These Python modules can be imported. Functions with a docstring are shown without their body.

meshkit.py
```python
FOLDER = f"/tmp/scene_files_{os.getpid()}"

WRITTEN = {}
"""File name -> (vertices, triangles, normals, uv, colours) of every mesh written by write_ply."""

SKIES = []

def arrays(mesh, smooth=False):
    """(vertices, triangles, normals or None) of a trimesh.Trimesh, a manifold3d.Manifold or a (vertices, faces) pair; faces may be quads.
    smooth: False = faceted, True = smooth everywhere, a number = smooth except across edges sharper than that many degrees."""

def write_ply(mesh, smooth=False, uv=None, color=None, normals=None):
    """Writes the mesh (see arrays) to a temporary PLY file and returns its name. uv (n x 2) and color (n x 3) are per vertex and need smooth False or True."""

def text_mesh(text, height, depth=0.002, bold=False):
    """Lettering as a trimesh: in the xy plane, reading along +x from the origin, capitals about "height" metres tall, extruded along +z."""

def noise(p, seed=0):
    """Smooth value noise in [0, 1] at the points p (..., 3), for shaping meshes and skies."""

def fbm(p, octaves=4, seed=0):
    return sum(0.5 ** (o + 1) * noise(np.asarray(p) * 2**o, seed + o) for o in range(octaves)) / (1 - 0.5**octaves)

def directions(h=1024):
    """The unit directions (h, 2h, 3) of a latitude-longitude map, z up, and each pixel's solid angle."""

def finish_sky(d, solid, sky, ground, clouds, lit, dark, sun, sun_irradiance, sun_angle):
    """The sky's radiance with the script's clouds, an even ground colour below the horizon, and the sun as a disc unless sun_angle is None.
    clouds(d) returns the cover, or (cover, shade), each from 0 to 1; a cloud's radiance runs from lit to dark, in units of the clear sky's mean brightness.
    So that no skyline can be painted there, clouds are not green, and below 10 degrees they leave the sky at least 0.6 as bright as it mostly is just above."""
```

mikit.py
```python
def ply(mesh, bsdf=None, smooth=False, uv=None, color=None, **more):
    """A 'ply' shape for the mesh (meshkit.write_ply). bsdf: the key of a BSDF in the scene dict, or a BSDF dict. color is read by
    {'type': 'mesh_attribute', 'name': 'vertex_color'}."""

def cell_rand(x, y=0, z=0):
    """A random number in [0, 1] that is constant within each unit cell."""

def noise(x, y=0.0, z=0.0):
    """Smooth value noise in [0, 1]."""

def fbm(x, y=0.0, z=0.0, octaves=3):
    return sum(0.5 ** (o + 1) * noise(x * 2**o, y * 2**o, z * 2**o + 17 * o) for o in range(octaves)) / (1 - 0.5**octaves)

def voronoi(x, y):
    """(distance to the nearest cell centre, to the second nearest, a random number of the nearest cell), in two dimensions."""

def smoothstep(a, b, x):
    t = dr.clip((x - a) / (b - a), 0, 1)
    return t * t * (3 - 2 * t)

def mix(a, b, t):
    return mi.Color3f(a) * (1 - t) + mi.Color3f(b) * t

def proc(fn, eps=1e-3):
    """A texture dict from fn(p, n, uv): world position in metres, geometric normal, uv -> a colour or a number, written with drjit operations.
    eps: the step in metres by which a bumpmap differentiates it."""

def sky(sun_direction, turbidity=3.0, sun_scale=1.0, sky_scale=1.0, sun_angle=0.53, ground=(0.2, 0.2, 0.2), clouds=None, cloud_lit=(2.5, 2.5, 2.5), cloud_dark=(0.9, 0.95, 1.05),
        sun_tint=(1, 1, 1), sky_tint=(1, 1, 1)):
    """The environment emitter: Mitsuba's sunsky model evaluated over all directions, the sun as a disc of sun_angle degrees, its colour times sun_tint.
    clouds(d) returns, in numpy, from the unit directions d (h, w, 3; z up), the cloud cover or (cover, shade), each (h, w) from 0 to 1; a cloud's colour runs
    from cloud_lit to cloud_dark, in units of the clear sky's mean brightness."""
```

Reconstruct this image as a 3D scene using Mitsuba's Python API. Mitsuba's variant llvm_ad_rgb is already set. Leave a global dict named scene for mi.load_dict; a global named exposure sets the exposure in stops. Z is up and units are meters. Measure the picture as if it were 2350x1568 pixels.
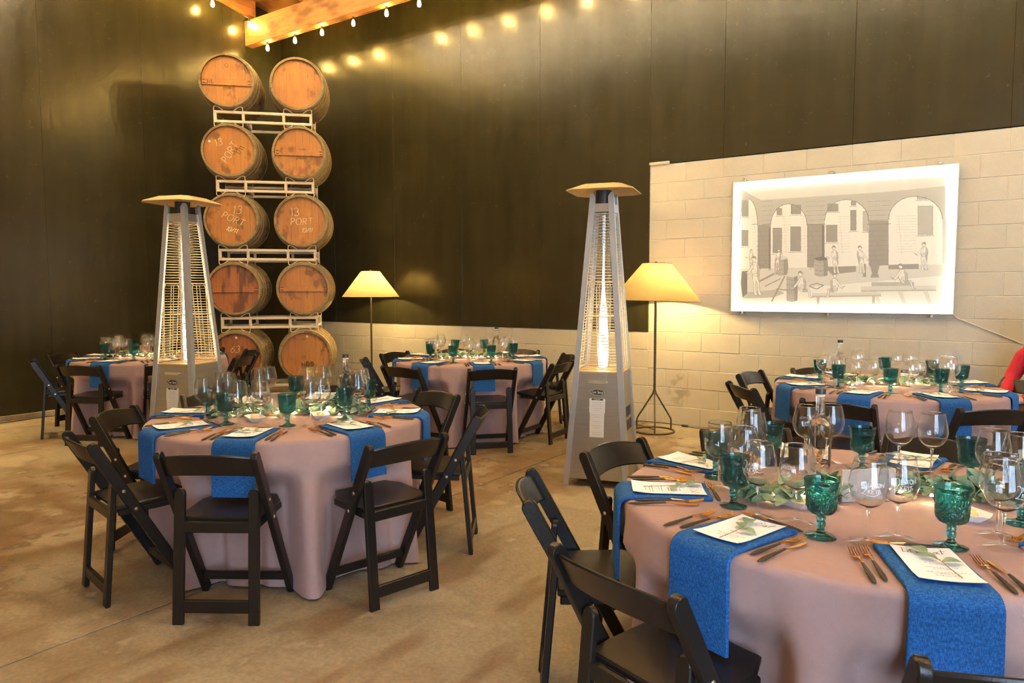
import math, random
import numpy as np, trimesh, shapely
import shapely.geometry as sg
import shapely.ops
import mitsuba as mi, drjit as dr
import mikit, meshkit
from mikit import proc, noise, fbm, cell_rand, smoothstep, mix

PI = math.pi
T4 = mi.ScalarTransform4f
scene, labels = {}, {}
random.seed(7)
rng = np.random.default_rng(7)

# ------------------------------------------------------------------ camera, light, exposure
CAMZ = 1.4765
FOCAL, YAW, PITCH, ROLL = 1642.17, -0.5939, 0.0710, -0.0020
_f0 = np.array([math.sin(YAW), math.cos(YAW), 0.0]); _r0 = np.array([math.cos(YAW), -math.sin(YAW), 0.0]); _up = np.array([0, 0, 1.0])
CF = math.cos(PITCH) * _f0 - math.sin(PITCH) * _up
_u0 = math.sin(PITCH) * _f0 + math.cos(PITCH) * _up
CU = -math.sin(ROLL) * _r0 + math.cos(ROLL) * _u0
scene['camera'] = {'type': 'perspective', 'fov': math.degrees(2 * math.atan(1175.0 / FOCAL)), 'fov_axis': 'x', 'near_clip': 0.05, 'far_clip': 100.0,
                   'to_world': T4().look_at(origin=[0, 0, CAMZ], target=[float(CF[0]), float(CF[1]), CAMZ + float(CF[2])], up=[float(x) for x in CU])}
exposure = 4.0
UNIT = 2.0 ** -4        # radiance of white at this exposure

WARM = (1.0, 0.62, 0.16)
OVERHEAD = (1.0, 0.82, 0.47)
BULB = 480.0
OFF_BULB = 1300.0
DAY = 12.0     
LAMP = 1200.0
FLAME = 15.0
LED = 12.5
FAIRY = 170.0


def emit(rgb, s, weight=1.0):
    return {'type': 'area', 'radiance': {'type': 'rgb', 'value': [float(c * s * UNIT) for c in rgb]}, 'sampling_weight': float(weight)}


# ------------------------------------------------------------------ room measures (metres; camera stands over the origin)
XL, YB, XR, YF = -9.35, 7.463, 6.0, -1.9       # left, back, right, front wall planes
BX0 = -3.2036                                   # where the tall part of the block wall begins
BW, BH = 0.4064, 0.2032                         # a block's module
ROOF0, SLOPE = 5.75, 0.153                      # roof deck: z = ROOF0 + SLOPE * (6.997 - y)


def roof(y):
    return ROOF0 + SLOPE * (6.997 - y)


# ------------------------------------------------------------------ materials
def pr(color, rough=0.5, metal=0.0, spec=0.5, **k):
    c = color if isinstance(color, dict) else {'type': 'rgb', 'value': list(map(float, color))}
    return {'type': 'principled', 'base_color': c, 'roughness': rough, 'metallic': metal, 'specular': spec, **k}


def two(b):
    return {'type': 'twosided', 'bsdf': b}


def bump(b, fn, scale=1.0, eps=2e-3):
    return {'type': 'bumpmap', 'arbitrary': proc(fn, eps), 'scale': scale, 'bsdf': b}


def f_floor(p, n, uv):
    a = fbm(p.x * 0.55 + 3, p.y * 0.55, 1.7, octaves=4)
    b = fbm(p.x * 1.7, p.y * 2.3 + 9, 4.2, octaves=4)
    c = fbm(p.x * 9, p.y * 9, 2.2, octaves=4)
    d = noise(p.x * 90, p.y * 90, 0.5)
    col = mix((0.285, 0.245, 0.170), (0.145, 0.098, 0.046), smoothstep(0.40, 0.60, a * 0.55 + b * 0.45))
    col = mix(col, (0.40, 0.345, 0.245), smoothstep(0.56, 0.70, b) * 0.7)
    col = mix(col, (0.10, 0.062, 0.034), smoothstep(0.56, 0.72, c) * smoothstep(0.42, 0.60, a) * 0.85)
    col = mix(col, (0.52, 0.46, 0.36), smoothstep(0.66, 0.82, c) * 0.35)
    sc = fbm(p.x * 5 + 40, p.y * 1.4, 7.7, octaves=3)
    col = mix(col, (0.15, 0.095, 0.05), smoothstep(0.56, 0.70, sc) * 0.65)
    return col * (0.82 + 0.36 * d)


def f_floor_b(p, n, uv):
    return fbm(p.x * 30, p.y * 30, 0.3, octaves=4)


def f_block(p, n, uv):
    a = fbm(p.x * 2.1, p.z * 2.1, 3.0, octaves=3)
    d = noise(p.x * 130, p.y * 130, p.z * 130)
    col = mix((0.50, 0.455, 0.360), (0.44, 0.393, 0.300), a)
    sx, sz = p.x + 0.16 + 0.05 * noise(p.z * 9, 2.0), p.z - 0.86
    st = smoothstep(0.42, 0.0, dr.sqrt(sx * sx * 2.2 + sz * sz)) * smoothstep(0.42, 0.62, fbm(p.x * 7, p.z * 7, 9.0, octaves=4))
    col = mix(col, (0.36, 0.35, 0.36), st * 0.75)
    ex, ez = p.x + 2.83, p.z - 0.40
    fl = smoothstep(0.26, 0.05, dr.sqrt(ex * ex * 2.0 + ez * ez)) * smoothstep(0.56, 0.68, fbm(p.x * 11, p.z * 11, 5.0, octaves=4))
    col = mix(col, (0.33, 0.28, 0.20), fl)
    ru = smoothstep(0.012, 0.003, dr.abs(p.x + 2.735 + 0.01 * noise(p.z * 20, 0.4))) * smoothstep(0.22, 0.30, p.z) * smoothstep(0.62, 0.5, p.z)
    col = mix(col, (0.45, 0.24, 0.05), ru * 0.7 * noise(p.x * 60, p.z * 24))
    return col * (0.96 + 0.08 * d)


def f_block_b(p, n, uv):
    return fbm(p.x * 70, p.y * 70, p.z * 70, octaves=3)


def f_black(p, n, uv):
    s = fbm((p.x + p.y) * 11, 0.0, p.z * 0.9, octaves=3)
    d = fbm(p.x * 3 + p.y * 3, 5.0, p.z * 3, octaves=3)
    k = noise((p.x + p.y) * 45, p.z * 45, 1.0)
    col = mix((0.017, 0.0148, 0.0062), (0.034, 0.0295, 0.0125), s * 0.6 + d * 0.4)
    return col + mi.Color3f(0.05, 0.048, 0.04) * smoothstep(0.93, 0.99, k) * 0.5


def f_black_r(p, n, uv):
    return 0.17 + 0.12 * fbm((p.x + p.y) * 6, 2.0, p.z * 1.2, octaves=3)


def f_black_b(p, n, uv):
    return fbm((p.x + p.y) * 26, 0.0, p.z * 7, octaves=3) + 0.3 * noise(p.x * 120 + p.y * 120, p.z * 120, 2.0)


def f_oak(p, n, uv):
    q = (p.x + p.y) * 0.7071
    g = fbm(q * 60, p.z * 5, 1.0, octaves=3)
    st = fbm(q * 9, p.z * 7, 6.0, octaves=4)
    s2 = fbm(q * 3, p.z * 3.0, 2.0, octaves=3)
    col = mix((0.46, 0.205, 0.048), (0.345, 0.138, 0.030), g)
    col = mix(col, (0.30, 0.12, 0.04), smoothstep(0.45, 0.70, s2) * 0.45)
    return mix(col, (0.13, 0.055, 0.02), smoothstep(0.60, 0.76, st) * 0.7)


def f_oak_red(p, n, uv):
    q = (p.x + p.y) * 0.7071
    g = fbm(q * 60, p.z * 5, 1.0, octaves=3)
    st = fbm(q * 14, p.z * 4, 3.0, octaves=4)
    col = mix((0.36, 0.135, 0.042), (0.24, 0.083, 0.028), g)
    return mix(col, (0.09, 0.04, 0.018), smoothstep(0.50, 0.70, st) * 0.85)


def f_stave(p, n, uv):
    g = fbm(p.x * 12, p.y * 12, p.z * 60, octaves=3)
    s = fbm(p.x * 7, p.y * 7, p.z * 7, octaves=3)
    col = mix((0.32, 0.235, 0.105), (0.19, 0.125, 0.052), g)
    return mix(col, (0.13, 0.075, 0.035), smoothstep(0.5, 0.72, s) * 0.7)


def f_roof(p, n, uv):
    g = fbm(p.x * 4, p.y * 4, p.z * 30, octaves=3)
    s = fbm(p.x * 3.1, p.y * 3.1, p.z * 5, octaves=4)
    col = mix((0.50, 0.235, 0.070), (0.36, 0.150, 0.042), g)
    return mix(col, (0.18, 0.075, 0.03), smoothstep(0.52, 0.74, s) * 0.8)


def f_cloth(p, n, uv):
    w = noise(p.x * 700, p.y * 700, p.z * 700)
    s = fbm(p.x * 60, p.y * 60, p.z * 60, octaves=2)
    return mix((0.315, 0.214, 0.202), (0.385, 0.270, 0.258), w * 0.6 + s * 0.4)


def f_denim(p, n, uv):
    w = noise(p.x * 520, p.y * 520, p.z * 130)
    v = noise(p.x * 150, p.y * 150, p.z * 620)
    return mix((0.010, 0.058, 0.215), (0.026, 0.142, 0.40), smoothstep(0.25, 0.85, 0.55 * w + 0.45 * v))


def f_weave(p, n, uv):
    return noise(p.x * 600, p.y * 600, p.z * 600)


def f_steel(p, n, uv):
    g = fbm(p.x * 4, p.y * 4, p.z * 260, octaves=2)
    return mix((0.36, 0.355, 0.345), (0.46, 0.455, 0.44), g)


def f_resin_b(p, n, uv):
    return noise(p.x * 330, p.y * 330, p.z * 330)


def f_leaf(p, n, uv):
    a = noise(p.x * 33, p.y * 33, p.z * 33)
    b = noise(p.x * 140, p.y * 140, p.z * 140)
    return mix((0.13, 0.22, 0.13), (0.27, 0.37, 0.25), a) * (0.85 + 0.3 * b)


def f_plank(p, n, uv):
    g = fbm(p.x * 14, p.y * 14, p.z * 90, octaves=3)
    return mix((0.36, 0.25, 0.19), (0.24, 0.15, 0.11), g)


def mat(key, b):
    scene[key] = b
    return key


M_FLOOR = mat('concrete_material', two(bump(pr(proc(f_floor), 0.62, spec=0.35), f_floor_b, 0.0012)))
M_BLOCK = mat('block_material', two(bump(pr(proc(f_block), 0.6, spec=0.3), f_block_b, 0.0010)))
M_MORTAR = mat('mortar_material', two(pr((0.52, 0.47, 0.37), 0.8, spec=0.2)))
M_BLACK = mat('black_panel_material', two(bump(pr(proc(f_black), proc(f_black_r), spec=0.42), f_black_b, 0.0011, 4e-3)))
M_SEAM = mat('seam_material', two(pr((0.012, 0.011, 0.01), 0.8)))
M_ROOF = mat('roof_wood_material', two(pr(proc(f_roof), 0.6, spec=0.3)))
M_CREAM = mat('cream_paint_material', two(pr((0.52, 0.48, 0.40), 0.7, spec=0.3)))
M_OAK = mat('oak_material', two(pr(proc(f_oak), 0.5, spec=0.35)))
M_OAKR = mat('oak_red_material', two(pr(proc(f_oak_red), 0.5, spec=0.35)))
M_STAVE = mat('stave_material', two(pr(proc(f_stave), 0.6, spec=0.3)))
M_HOOP = mat('hoop_material', two(pr((0.34, 0.27, 0.16), 0.5, metal=0.55)))
M_CHALK = mat('chalk_material', two(pr((0.72, 0.60, 0.42), 0.9, spec=0.1)))
M_INK = mat('ink_material', two(pr((0.030, 0.024, 0.02), 0.8, spec=0.1)))
M_STAMP = mat('stamp_material', two(pr((0.085, 0.045, 0.022), 0.8, spec=0.1)))
M_RACK = mat('rack_material', two(pr((0.60, 0.49, 0.34), 0.5)))
M_CLOTH = mat('tablecloth_material', two(pr(proc(f_cloth), 0.75, spec=0.2, sheen=0.12)))
M_DENIM = mat('napkin_material', two(bump(pr(proc(f_denim), 0.8, spec=0.2, sheen=0.08), f_weave, 0.0004, 6e-4)))
M_RESIN = mat('chair_material', two(bump(pr((0.0090, 0.0086, 0.0080), 0.32, spec=0.38), f_resin_b, 0.00022, 8e-4)))
M_BOLT = mat('bolt_material', two(pr((0.75, 0.75, 0.76), 0.25, metal=1.0)))
M_STEEL = mat('brushed_steel_material', two(pr(proc(f_steel), 0.34, metal=0.85)))
M_POST = mat('heater_post_material', two(pr((0.40, 0.425, 0.46), 0.34, metal=0.5)))
M_WIRE = mat('grille_material', two(pr((0.66, 0.56, 0.38), 0.4, metal=0.25)))
M_HOOD = mat('hood_material', two(pr((0.66, 0.49, 0.25), 0.42, metal=0.55)))
M_DARK = mat('dark_metal_material', two(pr((0.03, 0.03, 0.03), 0.5)))
M_IRON = mat('iron_material', two(pr((0.085, 0.062, 0.040), 0.45, metal=0.3)))
M_SHADE = mat('shade_material', {'type': 'principledthin', 'base_color': {'type': 'rgb', 'value': [0.30, 0.225, 0.11]}, 'roughness': 0.8, 'diff_trans': 1.0, 'spec_trans': 0.0})
M_GOLD = mat('gold_material', two(pr((0.86, 0.42, 0.085), 0.20, metal=1.0)))
M_HANDLE = mat('cutlery_handle_material', two(pr((0.030, 0.024, 0.018), 0.42)))
M_PAPER = mat('card_material', two(pr((0.80, 0.80, 0.80), 0.8, spec=0.2)))
M_WHITE = mat('porcelain_material', two(pr((0.80, 0.80, 0.80), 0.18, spec=0.5)))
M_BUTTER = mat('butter_material', two(pr((0.86, 0.62, 0.24), 0.4)))
M_LEAF = mat('leaf_material', two(pr(proc(f_leaf), 0.5, spec=0.4)))
M_TWIG = mat('twig_material', two(pr((0.19, 0.11, 0.07), 0.7)))
M_PLANK = mat('sign_wood_material', two(pr(proc(f_plank), 0.6, spec=0.3)))
M_GREYWOOD = mat('grey_wood_material', two(pr((0.42, 0.37, 0.35), 0.6, spec=0.3)))
M_WHITEINK = mat('white_ink_material', two(pr((0.85, 0.85, 0.83), 0.7, spec=0.2)))
M_ETCH = mat('etched_material', two(pr((0.80, 0.82, 0.84), 0.6, spec=0.4)))
M_THIN = mat('thin_glass_material', {'type': 'thindielectric', 'int_ior': 1.72})
M_BOWL = mat('bowl_glass_material', {'type': 'dielectric', 'int_ior': 1.43})
M_GLASS = mat('clear_glass_material', {'type': 'dielectric', 'int_ior': 1.5})
M_WATER = mat('bottle_glass_material', {'type': 'dielectric', 'int_ior': 1.42, 'specular_transmittance': {'type': 'rgb', 'value': [0.985, 0.99, 0.98]}})
M_TEAL = mat('teal_glass_material', {'type': 'dielectric', 'int_ior': 1.5, 'specular_transmittance': {'type': 'rgb', 'value': [0.31, 0.61, 0.625]}})
M_STOPPER = mat('stopper_material', two(pr((0.03, 0.028, 0.03), 0.4)))
M_CORK = mat('cork_material', two(pr((0.62, 0.55, 0.44), 0.7)))
M_CUP = mat('black_cup_material', two(pr((0.016, 0.015, 0.015), 0.25)))
M_LID = mat('wooden_lid_material', two(pr((0.50, 0.35, 0.19), 0.5)))
M_LABEL = mat('label_paper_material', two(pr((0.62, 0.62, 0.61), 0.6)))
M_RED = mat('red_fabric_material', two(pr((0.50, 0.018, 0.028), 0.85, sheen=0.4)))
M_VEST = mat('dark_vest_material', two(pr((0.030, 0.024, 0.018), 0.9, sheen=0.3)))
M_SKIN = mat('skin_material', two(pr((0.55, 0.33, 0.24), 0.5)))
M_HAIR = mat('hair_material', two(pr((0.028, 0.018, 0.012), 0.5)))
M_CORD = mat('cord_material', two(pr((0.035, 0.028, 0.022), 0.5)))
M_BLACKHOLE = mat('joint_material', two(pr((0.07, 0.055, 0.04), 0.9, spec=0.1)))
PRINT = {}
for _k, _c in {'paper': (0.66, 0.66, 0.60), 'pale': (0.54, 0.54, 0.49), 'light': (0.41, 0.41, 0.37), 'mid': (0.285, 0.28, 0.255), 'dark': (0.19, 0.187, 0.175), 'line': (0.235, 0.23, 0.21), 'cream': (0.66, 0.66, 0.605)}.items():
    PRINT[_k] = mat('engraving_%s_material' % _k, two(pr(_c, 0.5, spec=0.3)))

# ------------------------------------------------------------------ scene writing helpers
COUNT = {}


def uniq(key):
    n = COUNT.get(key, -1) + 1
    COUNT[key] = n
    return key if n == 0 else '%s_%03d' % (key, n)


def shape(mesh, m, smooth=30, **k):
    return mikit.ply(mesh, m, smooth=smooth, **k)


def put(key, d, to_world=None):
    scene[key] = d if to_world is None else {**d, 'to_world': to_world}
    return key


def thing(name, label, cat, group=None):
    key = uniq(name)
    labels[key] = {'label': label, 'category': cat}
    if group:
        labels[key]['group'] = group
    return key


def part(parent, name, mesh, m, smooth=30, label=None, T=None, **k):
    key = uniq(parent + '__' + name)
    put(key, shape(mesh, m, smooth, **k), T)
    if label:
        labels[key] = {'label': label}
    return key


def struct(name, label, mesh=None, m=None, smooth=False):
    labels[name] = {'label': label, 'category': name.split('_')[0], 'kind': 'structure'}
    if mesh is not None:
        put(name, shape(mesh, m, smooth))
    return name


class Tpl:
    """A thing built once: [(part path, ply dict)]; copies get keys of their own."""

    def __init__(self):
        self.parts, self.count = [], {}

    def add(self, name, mesh, m, smooth=30, **k):
        n = self.count.get(name, -1) + 1
        self.count[name] = n
        self.parts.append((name if n == 0 else '%s_%03d' % (name, n), shape(mesh, m, smooth, **k)))
        return self.parts[-1][0]

    def place(self, name, T, label, cat, group=None, skip=()):
        key = thing(name, label, cat, group)
        for pn, d in self.parts:
            if pn.split('_0')[0] in skip:
                continue
            put(key + ('__' + pn if pn else ''), d, T)
        return key


def TR(x, y, z, rz=0.0, s=1.0):
    t = T4().translate([float(x), float(y), float(z)]).rotate([0, 0, 1], float(math.degrees(rz)))
    return t.scale([s, s, s]) if s != 1.0 else t


# ------------------------------------------------------------------ mesh helpers
cat_ = trimesh.util.concatenate


def box(cx, cy, cz, sx, sy, sz, b=0.0):
    if b <= 0:
        m = trimesh.creation.box([sx, sy, sz])
        m.apply_translation([cx, cy, cz])
        return m
    b = min(b, 0.49 * min(sx, sy, sz))
    h = np.array([sx, sy, sz]) / 2
    pts = []
    for s in np.ndindex(2, 2, 2):
        s = np.array(s) * 2 - 1
        for a in range(3):
            v = h - b
            v[a] = h[a]
            pts.append(s * v)
    m = trimesh.convex.convex_hull(np.array(pts))
    m.apply_translation([cx, cy, cz])
    return m


def tube(points, r, sides=8, caps=True, closed=False):
    p = np.asarray(points, float)
    r = np.broadcast_to(r, (len(p),)).astype(float)
    if closed:
        t = np.roll(p, -1, 0) - np.roll(p, 1, 0)
    else:
        t = np.gradient(p, axis=0)
    t /= np.linalg.norm(t, axis=1, keepdims=True) + 1e-12
    a = np.zeros_like(p)
    ref = np.array([0, 0, 1.0]) if abs(t[0, 2]) < 0.9 else np.array([1.0, 0, 0])
    a0 = np.cross(t[0], ref)
    a[0] = a0 / np.linalg.norm(a0)
    for i in range(1, len(p)):
        v = a[i - 1] - t[i] * np.dot(a[i - 1], t[i])
        a[i] = v / (np.linalg.norm(v) + 1e-12)
    b = np.cross(t, a)
    ang = np.arange(sides) * 2 * PI / sides
    v = p[:, None] + r[:, None, None] * (np.cos(ang)[None, :, None] * a[:, None] + np.sin(ang)[None, :, None] * b[:, None])
    v = v.reshape(-1, 3)
    n = len(p)
    f = []
    for i in range(n if closed else n - 1):
        i2 = (i + 1) % n
        for j in range(sides):
            j2 = (j + 1) % sides
            f += [[i * sides + j, i * sides + j2, i2 * sides + j2], [i * sides + j, i2 * sides + j2, i2 * sides + j]]
    if caps and not closed:
        v = np.vstack([v, p[:1], p[-1:]])
        for j in range(sides):
            j2 = (j + 1) % sides
            f += [[n * sides, j2, j], [n * sides + 1, (n - 1) * sides + j, (n - 1) * sides + j2]]
    return trimesh.Trimesh(v, np.array(f), process=False)


def lathe(profile, n=32, close=False):
    """Profile of (r, z) turned about z; r = 0 ends become poles."""
    pr_ = np.asarray(profile, float)
    ang = np.arange(n) * 2 * PI / n
    v = np.stack([pr_[:, 0, None] * np.cos(ang), pr_[:, 0, None] * np.sin(ang), np.broadcast_to(pr_[:, 1, None], (len(pr_), n))], -1).reshape(-1, 3)
    i, j = np.meshgrid(np.arange(len(pr_) - 1), np.arange(n), indexing='ij')
    j2 = (j + 1) % n
    q = np.stack([i * n + j, i * n + j2, (i + 1) * n + j2, (i + 1) * n + j], -1).reshape(-1, 4)
    f = np.vstack([q[:, [0, 1, 2]], q[:, [0, 2, 3]]])
    m = trimesh.Trimesh(v, f, process=False)
    m.merge_vertices()
    m.update_faces(m.nondegenerate_faces())
    return m


def grid(P, wrap=False):
    """Mesh over an (a, b, 3) lattice of points."""
    P = np.asarray(P, float)
    a, b = P.shape[:2]
    i, j = np.meshgrid(np.arange(a - 1), np.arange(b if wrap else b - 1), indexing='ij')
    j2 = (j + 1) % b
    q = np.stack([i * b + j, (i + 1) * b + j, (i + 1) * b + j2, i * b + j2], -1).reshape(-1, 4)
    return trimesh.Trimesh(P.reshape(-1, 3), np.vstack([q[:, [0, 1, 2]], q[:, [0, 2, 3]]]), process=False)


def sweep(path, section, closed_section=True, ups=None):
    """Sweeps a 2-D section (x sideways, y up) along a path; ups gives the up vector at each point."""
    p = np.asarray(path, float)
    t = np.gradient(p, axis=0)
    t /= np.linalg.norm(t, axis=1, keepdims=True)
    ups = np.broadcast_to(np.asarray(ups, float), p.shape)
    s = np.cross(t, ups)
    s /= np.linalg.norm(s, axis=1, keepdims=True)
    u = np.cross(s, t)
    sec = np.asarray(section, float)
    if sec.ndim == 2:
        sec = np.broadcast_to(sec, (len(p),) + sec.shape)
    P = p[:, None] + sec[:, :, :1] * s[:, None] + sec[:, :, 1:] * u[:, None]
    m = grid(P, wrap=closed_section)
    if closed_section:
        n = sec.shape[1]
        k = len(p)
        v = np.vstack([m.vertices, P[0].mean(0)[None], P[-1].mean(0)[None]])
        f = [m.faces]
        j = np.arange(n)
        j2 = (j + 1) % n
        f.append(np.stack([j, j2, np.full(n, n * k)], 1))
        f.append(np.stack([(k - 1) * n + j2, (k - 1) * n + j, np.full(n, n * k + 1)], 1))
        m = trimesh.Trimesh(v, np.vstack(f), process=False)
    return m


def rrect(w, h, r, n=3):
    pts = []
    for cx, cy, a0 in ((w / 2 - r, h / 2 - r, 0), (-w / 2 + r, h / 2 - r, 90), (-w / 2 + r, -h / 2 + r, 180), (w / 2 - r, -h / 2 + r, 270)):
        for k in range(n + 1):
            a = math.radians(a0 + 90 * k / n)
            pts.append((cx + r * math.cos(a), cy + r * math.sin(a)))
    return np.array(pts)


def extrude(poly, h):
    gs = getattr(poly, 'geoms', [poly])
    return cat_([trimesh.creation.extrude_polygon(g, h, engine='earcut') for g in gs if g.area > 0])


def moved(m, M):
    m = m.copy()
    m.apply_transform(M)
    return m


def mtx(x_axis, y_axis, z_axis, o):
    M = np.eye(4)
    M[:3, 0], M[:3, 1], M[:3, 2], M[:3, 3] = x_axis, y_axis, z_axis, o
    return M


def rotz(a):
    c, s = math.cos(a), math.sin(a)
    M = np.eye(4)
    M[0, 0], M[0, 1], M[1, 0], M[1, 1] = c, -s, s, c
    return M


def smooth_curve(pts, n=8):
    """Catmull-Rom through the points."""
    p = np.asarray(pts, float)
    q = np.vstack([2 * p[0] - p[1], p, 2 * p[-1] - p[-2]])
    out = []
    for i in range(1, len(q) - 2):
        for k in range(n):
            t = k / n
            out.append(0.5 * ((2 * q[i]) + (-q[i - 1] + q[i + 1]) * t + (2 * q[i - 1] - 5 * q[i] + 4 * q[i + 1] - q[i + 2]) * t * t + (-q[i - 1] + 3 * q[i] - 3 * q[i + 1] + q[i + 2]) * t ** 3))
    out.append(p[-1])
    return np.array(out)


# a little stroke alphabet (unit height 1, y up) for chalk, etching, badges and handwriting
def _arc(cx, cy, rx, ry, a0, a1, n=10):
    return [(cx + rx * math.cos(math.radians(a0 + (a1 - a0) * k / n)), cy + ry * math.sin(math.radians(a0 + (a1 - a0) * k / n))) for k in range(n + 1)]


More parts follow.
